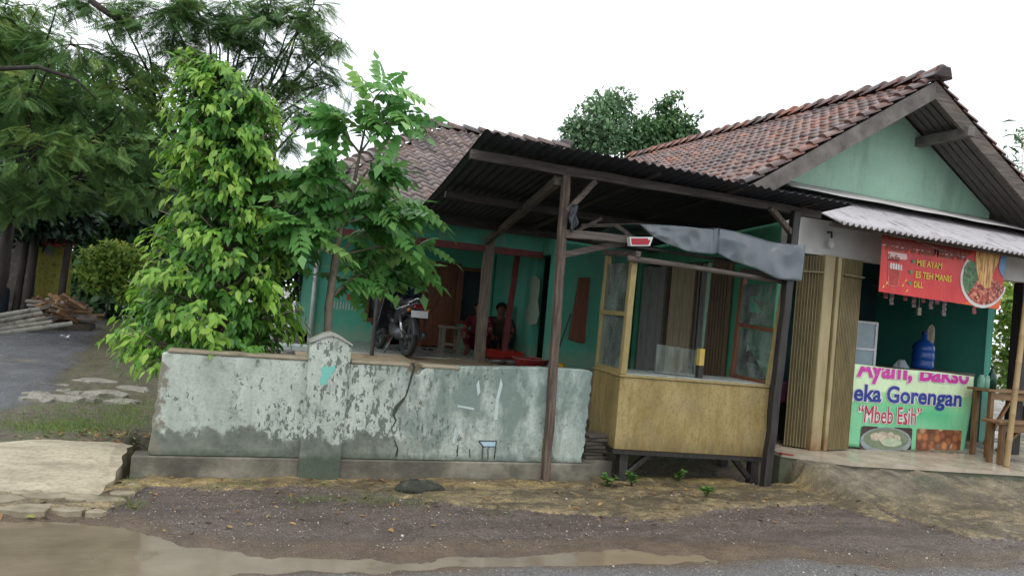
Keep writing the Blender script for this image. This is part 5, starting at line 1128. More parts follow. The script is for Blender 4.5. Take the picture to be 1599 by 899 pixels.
    mb = MB(); mb.tube([(.98, 0, .84), (.90, 0, 1.06)], .025, 8); mb.tube([(.78, -.33, 1.05), (.88, -.2, 1.07), (.92, 0, 1.07), (.88, .2, 1.07), (.78, .33, 1.05)], .013, 8); mb.build('handlebar', grey, t, True, True)
    for s in (-1, 1):
        mb = MB(); mb.tube([(.79, s*.32, 1.05), (.70, s*.35, 1.04)], .02, 8); mb.build('grip', rub, t, True, True)
        mb = MB(); mb.tube([(.87, s*.22, 1.07), (.86, s*.30, 1.20)], .007, 6); mb.lathe((.86, s*.30, 1.235), [(.02, -.015), (.055, -.01), (.058, .008)], 14, 'x'); mb.build('mirror', blk, t, True, True)
        mb = MB(); mb.tube([(-.0, s*.09, .285), (.12, s*.12, .60)], [.028, .022], 8); mb.build('shock_absorber', chrome, t, True, True)
        mb = MB(); mb.lathe((-.30, s*.15, .70), [(.0, -.03), (.028, -.02), (.03, .01), (.01, .03)][::1], 10, 'x', caps=False); mb.build('turn_signal', simple('amber_lens', (.35, .12, .02), rough=.2), t, True, True)
    mb = MB(); mb.tube([(.52, -.11, .24), (.25, -.14, .22), (.12, -.15, .27), (-.22, -.16, .35)], [.018, .022, .045, .05], 10); mb.build('exhaust', grey, t, True, True)
    mb = MB(); mb.beam((0, .07, .285), (.42, .06, .33), .04, .05); mb.build('swing_arm', grey, t, False, True)
    mb = MB(); mb.tube([(.38, .10, .28), (.33, .24, .015)], .014, 8); mb.build('kickstand', grey, t, True, True)
    for y in (-.2, .2): mb = MB(); mb.tube([(.48, y*.4, .26), (.48, y, .26)], .018, 8); mb.build('foot_peg', rub, t, True, True)
    # silver stripe decals
    for s in (-1, 1):
        mb = MB(); mb.beam((-.22, s*.118, .785), (.22, s*.146, .69), .02, .006, up=(0, 1, 0)); mb.build('stripe', chrome, t, False, True)
    t.rotation_euler = (0, 0, ang)
bike()

# ================================================================== PEOPLE
skin_m = simple('brown_skin', srgb('#7a4f3c'), srgb('#6a4232'), sc=12, rough=.5, bump=.05); hair_m = simple('black_hair', (.012, .011, .011), (.02, .018, .018), sc=30, rough=.45)
def skin_chain(name, verts, edges, radii, mat, parent, sub=2, root=0):
    me = bpy.data.meshes.new(name); w = wloc(parent); me.from_pydata([tuple(Vector(v)-w) for v in verts], edges, []); me.update()
    o = bpy.data.objects.new(name, me); link(o); o.parent = parent; me.materials.append(mat)
    o.modifiers.new('skin', 'SKIN'); 
    for i, d in enumerate(me.skin_vertices[0].data):
        r = radii[i]; d.radius = (r, r) if not isinstance(r, tuple) else r; d.use_root = (i == root)
    s = o.modifiers.new('sub', 'SUBSURF'); s.levels = sub; s.render_levels = sub
    o.modifiers['skin'].use_smooth_shade = True; return o
def sitter(label, base, rz, cloth, legcloth, hair_long):
    """squatting figure: local x = right, y = forward"""
    t = thing('person', label, 'person', base); ca, sa = math.cos(rz), math.sin(rz)
    P = lambda x, y, z: (base[0]+x*ca-y*sa, base[1]+x*sa+y*ca, base[2]+z)
    J = dict(pel=P(0, 0, .20), sp=P(0, .05, .36), ch=P(0, .11, .54), nk=P(0, .16, .68), hd=P(0, .19, .76), tp=P(0, .20, .88))
    names = ['pel', 'sp', 'ch', 'nk', 'hd', 'tp']; V = [J[k] for k in names]; Rr = [.13, .115, .13, .05, .085, .075]; E = [(0, 1), (1, 2), (2, 3), (3, 4), (4, 5)]
    for s in (-1, 1):
        i = len(V)
        V += [P(s*.17, .12, .62), P(s*.23, .28, .42), P(s*.15, .46, .36), P(s*.13, .54, .35)]; Rr += [.055, .043, .034, .03]; E += [(2, i), (i, i+1), (i+1, i+2), (i+2, i+3)]
        i = len(V)
        V += [P(s*.10, .02, .18), P(s*.17, .40, .42), P(s*.14, .22, .08), P(s*.15, .30, .045), P(s*.16, .42, .03)]; Rr += [.095, .07, .045, .04, .03]; E += [(0, i), (i, i+1), (i+1, i+2), (i+2, i+3), (i+3, i+4)]
    skin_chain('body', V, E, Rr, skin_m, t)
    # five separate fingers on each hand
    for s in (-1, 1):
        for k in range(5):
            th = k == 4; bx = s*(.13+(-.026+.0155*k if not th else -.045)); ln = (.06, .07, .066, .052, .045)[k]
            pts = [P(bx+s*0, .545-(.03 if th else 0), .35), P(bx-(s*.02 if th else 0), .545+ln*.6, .345), P(bx-(s*.02 if th else 0), .545+ln*.95, .318), P(bx-(s*.015 if th else 0), .545+ln*1.0, .295)]
            skin_chain('finger', pts, [(0, 1), (1, 2), (2, 3)], [.010, .0095, .009, .008], skin_m, t, 1)
    # shirt and trousers / skirt
    V2 = [P(0, .0, .19), P(0, .05, .36), P(0, .11, .54), P(0, .145, .625)]; E2 = [(0, 1), (1, 2), (2, 3)]; R2 = [.145, .132, .146, .085]
    for s in (-1, 1): i = len(V2); V2 += [P(s*.17, .12, .61), P(s*.225, .25, .45)]; R2 += [.072, .062]; E2 += [(2, i), (i, i+1)]
    skin_chain('shirt', V2, E2, R2, cloth, t)
    for s in (-1, 1):
        skin_chain('trouser_leg', [P(s*.07, -.02, .17), P(s*.10, .04, .19), P(s*.17, .40, .42), P(s*.145, .25, .16)], [(0, 1), (1, 2), (2, 3)], [.12, .112, .088, .066], legcloth, t)
    # face and hair
    H = (J['hd'][0], J['hd'][1], J['hd'][2]+.05); hx = lambda x, y, z: P(x, .195+y, .81+z)
    mb = MB()
    for s in (-1, 1): mb = MB(); mb.lathe(hx(s*.032, .088, .01), [(.002, -.006), (.011, -.003), (.011, .003), (.002, .006)], 8, 'z'); mb.build('eye', hair_m, t)
    mb = MB(); mb.add([hx(-.012, .085, -.02), hx(.012, .085, -.02), hx(0, .112, -.022), hx(0, .09, .015)], [(0, 1, 2), (0, 2, 3), (1, 3, 2)]); mb.build('nose', skin_m, t)
    mb = MB(); mb.beam(hx(-.024, .088, -.05), hx(.024, .088, -.05), .01, .01); mb.build('mouth', simple('lips', srgb('#6a3a34'), rough=.5), t)
    for s in (-1, 1): mb = MB(); mb.lathe(hx(s*.088, .0, -.005), [(.004, -.012), (.022, -.006), (.022, .006), (.004, .012)], 10, 'x'); mb.build('ear', skin_m, t)
    mb = MB()
    def hf(u, v):
        th = 2*math.pi*u; ph = (.5-v*.62)*math.pi; k = .103+.004*math.sin(th*9); x = k*math.cos(th)*math.cos(ph); y = k*math.sin(th)*math.cos(ph); z = .11*math.sin(ph)
        if math.sin(th) > .2 and v > .5: z = max(z, .035); 
        return hx(x, y-.014, z+.015)
    mb.grid(hf, 24, 10); mb.build('hair', hair_m, t, True)
    if hair_long: mb = MB(); mb.lathe(hx(0, -.11, -.02), [(.01, -.05), (.045, -.03), (.05, .01), (.02, .045)], 12); mb.build('hair_bun', hair_m, t, True)
n = N('maroon_floral'); v = n.pos(); c = n.mix(n.ramp(n.voro(v, 14), [(.18, .7), (.26, 0)]), n.ramp(n.noise(v, 6), [(.3, srgb('#58192a')), (.7, srgb('#43121f'))]), srgb('#8d6468')); flo = n.fin(c, .8, .2)
sitter('person in a maroon patterned dress squatting by the wooden stool', (3.63, 11.95, PZ), math.radians(150), flo, flo, True)
dcl = simple('dark_brown_shirt', srgb('#4a3a33'), srgb('#382c27'), sc=8, rough=.85); dtr = simple('dark_trousers', srgb('#2b2d33'), srgb('#212329'), rough=.85)
sitter('person with black hair and a dark brown shirt squatting behind the red basins', (4.02, 12.15, PZ), math.radians(165), dcl, dtr, False)

# ================================================================== VEGETATION
def leaf_mat(name, cols, trans=.35, rough=.45):
    n = N(name); r = n.attr('rnd'); v = n.pos()
    c = n.ramp(r, [(p, srgb(x) if isinstance(x, str) else x) for p, x in cols])
    c = n.mix(n.ramp(n.noise(v, 3, 3), [(.35, .25), (.65, 0)]), c, (.015, .03, .012), 'MIX')
    n.fin(c, rough, .4); t = n.new('ShaderNodeBsdfTranslucent'); n.link(c, t.inputs[0]); m = n.new('ShaderNodeMixShader'); m.inputs[0].default_value = trans
    n.link(n.p.outputs[0], m.inputs[1]); n.link(t.outputs[0], m.inputs[2]); n.link(m.outputs[0], n.out.inputs[0]); return n.m
def frames(axis, nrm):
    a = axis/np.linalg.norm(axis, axis=1, keepdims=True); s = np.cross(a, nrm); l = np.linalg.norm(s, axis=1, keepdims=True); l[l < 1e-6] = 1; s /= l; n_ = np.cross(s, a); return a, s, n_
def scatter(name, T, TF, pos, axis, nrm, scale, rnd, mat, parent, tw=None):
    """T template verts (x along the leaf, y across, z normal); TF (m,4) faces"""
    pos, axis, nrm = map(np.asarray, (pos, axis, nrm)); N_ = len(pos); a, s, n_ = frames(axis, nrm); sc = np.asarray(scale).reshape(-1, 1, 1)
    P = pos[:, None, :] + sc*(T[None, :, 0:1]*a[:, None, :]+T[None, :, 1:2]*s[:, None, :]+T[None, :, 2:3]*n_[:, None, :])
    Fs = (TF[None]+(np.arange(N_)*len(T))[:, None, None]).reshape(-1, TF.shape[1])
    r = np.repeat(rnd, len(T))
    if tw is not None: r = np.clip(r+np.tile(tw, N_), 0, 1)
    return mesh_obj(name, P.reshape(-1, 3), Fs, mat, parent, False, attrs={'rnd': r})
# pointed drooping leaf, folded along the midrib: 4 quads
LEAF = np.array([(0, 0, 0), (.30, .21, .035), (.30, 0, -.02), (.30, -.21, .035), (.68, .17, .02), (.68, 0, -.05), (.68, -.17, .02), (1, 0, -.15)])
LEAF_F = np.array([(0, 2, 1, 1), (0, 3, 2, 2), (1, 2, 5, 4), (2, 3, 6, 5), (4, 5, 7, 7), (5, 6, 7, 7)])
LEAF_F = np.array([(0, 2, 1, 0), (0, 3, 2, 0)])
LT = np.array([(0, 0, 0), (.05, .01, 0), (.32, .22, .03), (.34, 0, -.02), (.32, -.22, .03), (.70, .15, .0), (.70, 0, -.06), (.70, -.15, .0), (1, .008, -.17), (1, -.008, -.17), (.05, -.01, 0)])
LF = np.array([(1, 3, 2, 0)]*0+[(0, 3, 2, 1), (0, 10, 4, 3), (2, 3, 6, 5), (3, 4, 7, 6), (5, 6, 8, 8)]*0+[(0, 3, 2, 1), (0, 10, 4, 3), (2, 3, 6, 5), (3, 4, 7, 6), (5, 6, 9, 8), (6, 7, 9, 9)][:5])
LF = np.array([(0, 3, 2, 1), (0, 10, 4, 3), (2, 3, 6, 5), (3, 4, 7, 6), (5, 6, 9, 8), (6, 7, 9, 8)])
def limb_tree(parent, pts_list, mat, name='trunk'):
    mb = MB()
    for pts, rad in pts_list: mb.tube(pts, rad, 8)
    return mb.build(name, mat, parent, True)
bark = simple('grey_bark', srgb('#6a6052'), srgb('#42392f'), srgb('#7d7464'), sc=7, rough=.85, bump=.6, stretch=(2, 2, .7))
bark_d = simple('dark_bark', srgb('#3c3530'), srgb('#241f1c'), sc=6, rough=.85, bump=.5, stretch=(2, 2, .6))
def unit(n, r): v = r.normal(0, 1, (n, 3)); return v/np.linalg.norm(v, axis=1, keepdims=True)

# --- bright young tree leaning over the wall
def bright_tree():
    r = np.random.default_rng(11)
    t = thing('leafy_tree', 'bright yellow-green leafy young tree leaning over the left end of the wall', 'tree', (-.18, 7.25, .08))
    outline = [(145, 470, 550), (148, 485, 520), (165, 490, 470), (185, 490, 430), (205, 490, 390), (225, 482, 340), (238, 470, 300), (228, 466, 240), (230, 462, 180), (246, 452, 130), (250, 400, 100), (256, 330, 72)]
    q_ = [(W3(a, y, y=7.25)[0], W3(b, y, y=7.25)[0], W3((a+b)/2, y, y=7.25)[2]) for a, b, y in outline]
    xl, xr, zc = [q[0]+.06 for q in q_], [q[1]-.06 for q in q_], [q[2] for q in q_]
    pos, ax, nr, sc, rn = [], [], [], [], []; limbs = []
    nT = 1450
    for i in range(nT):
        z = .90+(zc[-1]-.90)*r.random()**1.05; l, rr = np.interp(z, zc, xl), np.interp(z, zc, xr); c = (l+rr)/2; w = (rr-l)/2
        th = r.random()*2*math.pi; k = (.55+.45*math.sqrt(r.random()))*(.78+.3*math.sin(th*2.3+z*5)**2)
        tip = np.array([c+w*k*math.cos(th), 7.25+.85*w/.75*k*math.sin(th), z+.02*r.normal()])
        root = np.array([c*.5-.1, 7.25, z-.35*w-.1]); d = tip-root; d[2] *= .5; dd = d/np.linalg.norm(d)
        nl = r.integers(7, 13); young = k > .83 and r.random() < .75
        for q in range(nl):
            f = q/nl; p = tip-dd*(.26*(1-f))+np.array([0, 0, -.10*f*f])
            a = dd*.55+np.array([0, 0, -.95])*(.5+.5*f)+r.normal(0, .33, 3); nn = dd*.9+np.array([0, 0, .55])+r.normal(0, .35, 3)
            pos.append(p+r.normal(0, .022, 3)); ax.append(a); nr.append(nn); sc.append(r.uniform(.05, .125))
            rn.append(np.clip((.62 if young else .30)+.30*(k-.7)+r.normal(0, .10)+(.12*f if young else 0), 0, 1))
        if i % 6 == 0: limbs.append(([root, root*.5+tip*.5+np.array([0, 0, .05]), tip], [.012, .008, .003]))
    m = leaf_mat('bright_leaf', [(0, '#36602a'), (.3, '#538a34'), (.6, '#78aa3e'), (.85, '#90b84a'), (1, '#a6c256')], .42, .42)
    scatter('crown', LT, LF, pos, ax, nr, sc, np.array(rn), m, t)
    trunk = [([(-.18, 7.25, .05), (-.2, 7.25, .8), (-.28, 7.25, 1.8), (-.38, 7.25, 2.8), (-.55, 7.25, 3.55)], [.05, .045, .035, .022, .008]), ([(-.1, 7.28, .05), (.02, 7.28, .9), (.1, 7.3, 1.9), (.05, 7.3, 2.8), (0, 7.3, 3.2)], [.04, .035, .026, .015, .006])]
    limb_tree(t, trunk+limbs, bark)
bright_tree()

# --- pinnate frond templates
def frond(npair, ll, lw, droop, leafdroop, term=True, segs=2):
    T, Fc = [], []
    for i in range(npair):
        x = .12+.88*i/npair; z = -droop*x*x; l = ll*(1-.45*abs(2*i/npair-.75))
        for s in (-1, 1):
            b = len(T); ca, sa = math.cos(1.05), math.sin(1.05)
            dx, dy = ca*l, sa*l*s; px, py = -sa*lw*s, ca*lw
            if segs == 1: T += [(x, 0, z), (x+dx*.45+px*.5, dy*.45+py*.5, z-leafdroop*.25*l), (x+dx, dy, z-leafdroop*l), (x+dx*.45-px*.5, dy*.45-py*.5, z-leafdroop*.25*l)]; Fc.append((b, b+1, b+2, b+3))
            else:
                q = lambda f, w, dz: (x+dx*f+px*w, dy*f+py*w, z-leafdroop*l*f*f+dz)
                T += [q(.03, 0, 0), q(.25, .42, .012), q(.55, .42, .008), q(.85, .17, 0), q(1, 0, 0), q(.85, -.17, 0), q(.55, -.42, .008), q(.25, -.42, .012), q(.4, 0, -.012)]
                Fc += [(b, b+8, b+2, b+1), (b+8, b+4, b+3, b+2), (b, b+7, b+6, b+8), (b+8, b+6, b+5, b+4)]
    b = len(T); w = .008
    T += [(0, w, 0), (0, -w, 0), (.5, -w, -droop*.25), (.5, w, -droop*.25), (1, -w*.5, -droop), (1, w*.5, -droop)]; Fc += [(b, b+1, b+2, b+3), (b+3, b+2, b+4, b+5)]
    if term: b = len(T); T += [(1, 0, -droop), (1+ll*.4, lw*.5, -droop*1.2), (1+ll, 0, -droop*1.2-leafdroop*ll*.6), (1+ll*.4, -lw*.5, -droop*1.2)]; Fc.append((b, b+1, b+2, b+3))
    return np.array(T), np.array(Fc)
def starfruit():
    r = np.random.default_rng(5)
    t = thing('pinnate_tree', 'slender fruit tree with long drooping pinnate leaves behind the wall pillar', 'tree', (.68, 7.2, .08))
    Yt = 7.2; wp = lambda px, py, dy=0: np.array(W3(px, py, y=Yt+dy))
    trunk = [wp(512, 640), wp(511, 560), wp(513, 480), wp(524, 400), wp(533, 350), wp(550, 300), wp(562, 240), wp(570, 200), wp(576, 172)]
    trunk[0][2] = .05
    L = [(trunk, [.045, .042, .038, .034, .028, .02, .014, .009, .005])]
    ends = [((524, 400), (590, 385), (645, 402)), ((513, 470), (555, 430), (620, 425)), ((533, 350), (590, 335), (630, 320)), ((533, 350), (490, 310), (470, 280)), ((524, 400), (490, 370), (475, 350)), ((550, 300), (575, 265), (590, 270)), ((562, 240), (535, 205), (522, 185)), ((570, 200), (598, 190), (620, 195)), ((550, 300), (520, 270), (505, 250)), ((533, 350), (560, 320), (600, 300)), ((513, 470), (540, 440), (575, 425)), ((576, 172), (588, 150), (598, 140)), ((562, 240), (580, 215), (560, 185)), ((524, 400), (505, 330), (500, 300)), ((524, 400), (560, 370), (600, 350))]
    tips = []
    for e in ends:
        dy = r.uniform(-.45, .45); pts = [wp(*e[0])]+[wp(*e[1], dy*.5), wp(*e[2], dy)]; L.append((pts, [.014, .009, .004])); tips += [(pts[1], pts[2]-pts[0]), (pts[2], pts[2]-pts[1]), ((pts[1]+pts[2])/2, pts[2]-pts[1])]
    limb_tree(t, L, bark)
    T, Fc = frond(5, .38, .25, .35, .75)
    pos, ax, nr, sc, rn = [], [], [], [], []
    for p, d in tips:
        high = p[2] > 2.75
        for k in range(4 if high else 5):
            a = d/np.linalg.norm(d)*.8+r.normal(0, .75, 3); a[2] = a[2]*.5-.05
            pos.append(p+r.normal(0, .05, 3)); ax.append(a); nr.append(np.array([0, 0, 1.0])+r.normal(0, .25, 3)); sc.append(r.uniform(.26, .42)); rn.append(np.clip(r.normal(.45, .2), 0, 1))
    for k in range(45):
        px, py = r.choice([(500, 330), (540, 330), (600, 325), (610, 300), (480, 300), (610, 370), (560, 390), (520, 300), (560, 300), (640, 408), (475, 360)]) + r.normal(0, 16, 2)
        a = r.normal(0, .8, 3); a[2] = -.2; pos.append(wp(px, py, r.uniform(-.4, .4))); ax.append(a); nr.append(np.array([0, 0, 1.0])+r.normal(0, .25, 3)); sc.append(r.uniform(.26, .40)); rn.append(np.clip(r.normal(.4, .2), 0, 1))
    m = leaf_mat('pinnate_leaf', [(0, '#417239'), (.35, '#5d954c'), (.65, '#7bb05f'), (.9, '#a0c873'), (1, '#b8d282')], .42, .35)
    scatter('crown', T, Fc, pos, ax, nr, sc, np.array(rn), m, t)
starfruit()

# --- big feathery trees at the left
FEA, FEAF = frond(13, .30, .046, .26, .35, False, 1)
feather_m = leaf_mat('feathery_leaf', [(0, '#38572f'), (.3, '#567a43'), (.6, '#749852'), (.85, '#9ab25f'), (1, '#bac571')], .35, .5)
def feather_tree(label, base, clumps, per, seed, limbs=(), fs=(.24, .42)):
    r = np.random.default_rng(seed); t = thing('feathery_tree', label, 'tree', base)
    top = np.mean([c[0] for c in clumps], 0); b = np.array(base); hub = np.array([b[0]*.7+top[0]*.3, b[1], b[2]+(top[2]-b[2])*.55])
    L = [([b-np.array([0, 0, .15]), b*.5+hub*.5+np.array([.12, 0, 0]), hub], [.13, .11, .085])]
    pos, ax, nr, sc, rn = [], [], [], [], []
    for c, rad, dens in clumps:
        c = np.array(c); mid = hub*.45+c*.55+r.normal(0, .15, 3)+np.array([0, 0, .15]); mid2 = mid*.5+hub*.5+r.normal(0, .12, 3); L.append(([hub, mid2, mid, mid*.3+c*.7+r.normal(0, .08, 3), c], [.045, .033, .022, .014, .006]))
        cb = r.uniform(.2, .58); ns = int(per*dens*rad*rad*6.5)
        for s in range(max(4, ns//9)):
            d = unit(1, r)[0]; d[2] *= .55; st = c+d*rad*.15; tip = c+d*rad*r.uniform(.75, 1.15); L.append(([c, (st+tip)/2+np.array([0, 0, .05]), tip], [.012, .008, .003])) if s % 3 == 0 else None
            for k in range(9):
                f = r.random(); p = st*(1-f)+tip*f; a = d*.7+unit(1, r)[0]*.8; a[2] = a[2]*.4-.28
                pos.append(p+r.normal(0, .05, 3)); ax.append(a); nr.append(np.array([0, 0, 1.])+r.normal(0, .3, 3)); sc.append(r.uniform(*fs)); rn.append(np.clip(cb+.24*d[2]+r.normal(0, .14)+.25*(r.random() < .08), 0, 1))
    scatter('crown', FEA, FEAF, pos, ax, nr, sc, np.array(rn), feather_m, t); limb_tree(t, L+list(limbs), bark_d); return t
def cl(lst, Y):
    return [(W3(px, py, y=Y+dy), rad, dens) for px, py, rad, dens, dy in lst]
feather_tree('big dark feathery tree filling the upper left corner', (-4.3, 14.5, .3), cl([(-40, 40, .9, 1, 0), (40, 55, .85, 1, .4), (110, 70, .7, 1, -.4), (30, 150, .8, 1.1, 0), (-50, 180, .9, 1, .3), (120, 160, .7, 1.1, .5), (60, 230, .8, 1.1, -.3), (150, 235, .7, 1.1, 0), (-30, 280, .8, 1, .3), (190, 170, .55, 1, .6), (90, 300, .75, 1, .4), (20, 10, .6, .8, .5), (90, 8, .45, .7, 0), (165, 300, .6, 1, .8), (200, 250, .5, 1, .4), (20, 320, .6, .9, .8)], 13), 40, 21,
    limbs=[([W3(-10, 108, y=11.8), W3(60, 105, y=11.8), W3(120, 125, y=11.8), W3(150, 155, y=11.9)], [.035, .03, .02, .008])])
feather_tree('tall open feathery tree whose branches reach across the sky above the bright tree', (-1.2, 15.2, .4), cl([(215, 40, .5, .9, 0), (260, 20, .6, 1, 0), (330, 25, .65, 1, .4), (400, 40, .6, .9, -.3), (455, 30, .5, .9, .3), (500, 25, .45, .8, 0), (530, 60, .25, .6, 0), (480, 105, .5, .8, .3), (520, 135, .35, .8, 0), (440, 120, .5, .9, .5), (400, 90, .5, 1, .2), (230, 110, .5, 1, .5), (470, 170, .5, .9, .4), (520, 175, .3, .7, .3), (250, 160, .45, 1, .6), (440, 210, .35, .7, .3), (300, 90, .5, 1, .8), (230, 230, .45, 1, .5), (240, 300, .5, 1, .7), (490, 8, .4, .7, .2), (360, 5, .5, .9, .2), (150, 5, .35, .6, .2), (190, 0, .35, .6, .2), (300, 10, .5, 1, .3), (340, 60, .5, 1, .2), (380, 60, .45, 1, .5), (270, 60, .5, 1, .1), (420, 10, .5, 1, .1), (460, 75, .4, .9, .2), (500, 70, .35, .8, .5), (430, 165, .4, 1, .1), (200, 140, .45, 1, .2), (190, 90, .4, 1, .4), (470, 40, .4, .8, .6), (410, 140, .4, .9, .7)], 12.6), 46, 22,
    limbs=[([W3(140, 0, y=12.5), W3(170, 22, y=12.5), W3(210, 50, y=12.6)], [.05, .045, .03])])
# broad-leaved trees and shrubs
BL_T = np.array([(0, 0, 0), (.5, .24, .05), (1, 0, -.12), (.5, -.24, .05)]); BL_F = np.array([(0, 3, 2, 1)])
def leafy(name, label, cat, base, clumps, n, size, mat, seed, trunk=None, group=None, up=.2, thick=.06, sub='crown'):
    r = np.random.default_rng(seed); t = thing(name, label, cat, base, group); pos, ax, nr, sc, rn, L = [], [], [], [], [], []
    b = np.array(base)
    tot = sum(c[1]**2 for c in clumps); ctr = np.mean([c[0] for c in clumps], 0); low = min(c[0][2] for c in clumps); hub = np.array([b[0]*.6+ctr[0]*.4, b[1], max(b[2]+.15, low-.1)]); L.append(([b-np.array([0, 0, .2]), b*.5+hub*.5+np.array([.04, 0, 0]), hub], [thick, thick*.85, thick*.6]))
    if n > 5000 and size < .25: clumps = list(clumps)+[(np.array(c[0])+unit(1, r)[0]*c[1]*r.uniform(.85, 1.1), c[1]*r.uniform(.18, .38)) for c in clumps for _ in range(6)]
    for c, rad in clumps:
        c = np.array(c); L.append(([hub, hub*.5+c*.5+r.normal(0, .12*rad, 3), c], [thick*.5, thick*.3, .008]))
        m_ = int(n*rad*rad/tot); d = unit(m_, r); k = r.random(m_)**.5*(1+.22*np.sin(d[:, 0]*7+c[0]*3)*np.cos(d[:, 2]*6)); p = c+d*rad*k[:, None]*np.array([1, 1, .9])
        a = d*.7+r.normal(0, .6, (m_, 3)); a[:, 2] += up-.4
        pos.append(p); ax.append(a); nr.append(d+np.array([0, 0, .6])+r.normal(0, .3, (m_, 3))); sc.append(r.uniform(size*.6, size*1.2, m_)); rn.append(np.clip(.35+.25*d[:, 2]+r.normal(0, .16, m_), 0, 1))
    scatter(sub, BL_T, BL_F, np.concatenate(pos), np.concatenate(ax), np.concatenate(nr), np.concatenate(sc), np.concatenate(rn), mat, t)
    limb_tree(t, L, bark_d, 'trunk' if cat == 'tree' else 'stem'); return t
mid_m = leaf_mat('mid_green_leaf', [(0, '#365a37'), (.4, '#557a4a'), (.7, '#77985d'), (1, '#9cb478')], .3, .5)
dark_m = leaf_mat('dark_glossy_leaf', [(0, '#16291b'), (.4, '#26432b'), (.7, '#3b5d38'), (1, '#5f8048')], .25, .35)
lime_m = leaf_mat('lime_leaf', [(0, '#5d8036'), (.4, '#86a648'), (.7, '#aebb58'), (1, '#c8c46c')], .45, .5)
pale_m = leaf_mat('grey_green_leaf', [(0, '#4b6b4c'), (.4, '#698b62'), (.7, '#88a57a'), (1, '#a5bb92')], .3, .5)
def px_cl(lst, Y): return [(W3(px, py, y=Y+dy), rad) for px, py, rad, dy in lst]
leafy('leafy_tree', 'tall rounded grey-green tree behind the roofs, left of the pair', 'tree', (10.2, 21, .4), px_cl([(935, 195, .85, 0), (905, 215, .6, 0), (965, 165, .6, .3), (930, 225, .8, 0), (970, 215, .7, .4), (940, 165, .5, .2), (895, 195, .35, .1)], 21), 4600, .2, pale_m, 31)
leafy('leafy_tree', 'lower mid-green tree behind the red tiled ridge with sparse twigs on top', 'tree', (13.0, 21.5, .4), px_cl([(1010, 205, .7, 0), (1055, 200, .7, 0), (1020, 225, .8, .2), (1070, 215, .5, .2), (1040, 180, .4, .2), (1046, 155, .22, 0), (1060, 148, .14, 0), (1092, 180, .10, 0), (1030, 165, .2, 0), (990, 230, .5, 0)], 21.5), 4600, .2, mid_m, 32)
# narrow-leaved bamboo clump behind the right roof edge
r_ = np.random.default_rng(44); pb = W3(1610, 300, y=12)
bt_ = thing('bamboo_clump', 'feathery green bamboo top rising behind the right roof edge', 'bamboo', (pb[0], 12, .2)); pos, ax, nr, sc, rn, L = [], [], [], [], [], []
for k in range(26):
    q = W3(1600+r_.normal(8, 22), 250+r_.uniform(-55, 50), y=12+r_.uniform(-.6, .6)); L.append(([(pb[0]+.1*k/26, 12, .1), ((pb[0]+q[0])/2+.1, q[1], q[2]*.6), q], [.03, .02, .004]))
    for m_ in range(16): d = unit(1, r_)[0]; d[2] = -abs(d[2])*.5+.1; pos.append(np.array(q)+r_.normal(0, .12, 3)); ax.append(d); nr.append(np.array([0, 0, 1])+r_.normal(0, .3, 3)); sc.append(r_.uniform(.25, .42)); rn.append(r_.random())
NT = BL_T.copy(); NT[:, 1] *= .35; scatter('foliage', NT, BL_F, pos, ax, nr, sc, np.array(rn), pale_m, bt_); limb_tree(bt_, L, bamb, 'stem')
p = W3(1592, 500, y=10); leafy('shrub', 'yellow-green shrub seen through the open right side of the stall', 'shrub', (p[0]+.2, 10, .2), px_cl([(1590, 470, .5, 0), (1600, 520, .6, 0), (1585, 560, .55, .2), (1610, 590, .6, 0), (1605, 450, .5, .3), (1630, 500, .7, 0)], 10), 2600, .2, lime_m, 33)
# greenery beyond the lane
leafy('leafy_tree', 'small dark glossy-leaved tree over the stone wall at the far left', 'tree', W3(38, 500, y=16.3), px_cl([(20, 330, .65, 0), (70, 335, .6, .2), (40, 300, .6, 0), (100, 345, .5, .3), (0, 300, .7, .2), (120, 330, .4, .3)], 16.3), 3600, .22, dark_m, 34, thick=.05)
leafy('shrub', 'bushy green shrub at the end of the lane behind the firewood', 'shrub', W3(170, 500, y=19), px_cl([(150, 400, .7, 0), (190, 400, .8, 0), (160, 450, .8, 0), (210, 450, .8, 0), (130, 440, .5, .4), (185, 360, .6, .3), (235, 410, .8, .5)], 19), 4200, .26, mid_m, 35)
leafy('shrub', 'lime green low bush beside the lane left of the bright tree', 'shrub', W3(165, 480, y=15), px_cl([(160, 412, .28, 0), (140, 398, .16, 0), (150, 440, .25, 0), (178, 432, .3, 0), (196, 400, .3, 0), (172, 390, .2, 0), (205, 455, .3, 0), (130, 425, .15, 0), (215, 420, .3, 0)], 15), 2600, .12, lime_m, 36, thick=.02)
leafy('leafy_tree', 'dark tree closing the view behind the bright tree', 'tree', (-1.5, 19, .4), px_cl([(240, 330, .9, 0), (300, 350, 1.1, 0), (360, 400, 1.0, 0), (250, 400, .9, 0), (420, 370, .9, 0), (300, 440, 1, 0), (460, 420, .7, 0), (400, 300, .9, 0), (300, 280, .9, .3)], 18.5), 6500, .3, dark_m, 37, thick=.1)
leafy('leafy_tree', 'far mid-green tree above the lane seen through the feathery crowns', 'tree', (-6, 26, .4), px_cl([(0, 260, 1.6, 0), (80, 290, 1.6, 0), (160, 320, 1.5, 0), (60, 360, 1.5, 0), (-60, 340, 1.6, 0), (200, 380, 1.3, 0), (220, 280, 1.2, 0)], 26), 7000, .36, mid_m, 38, thick=.14)
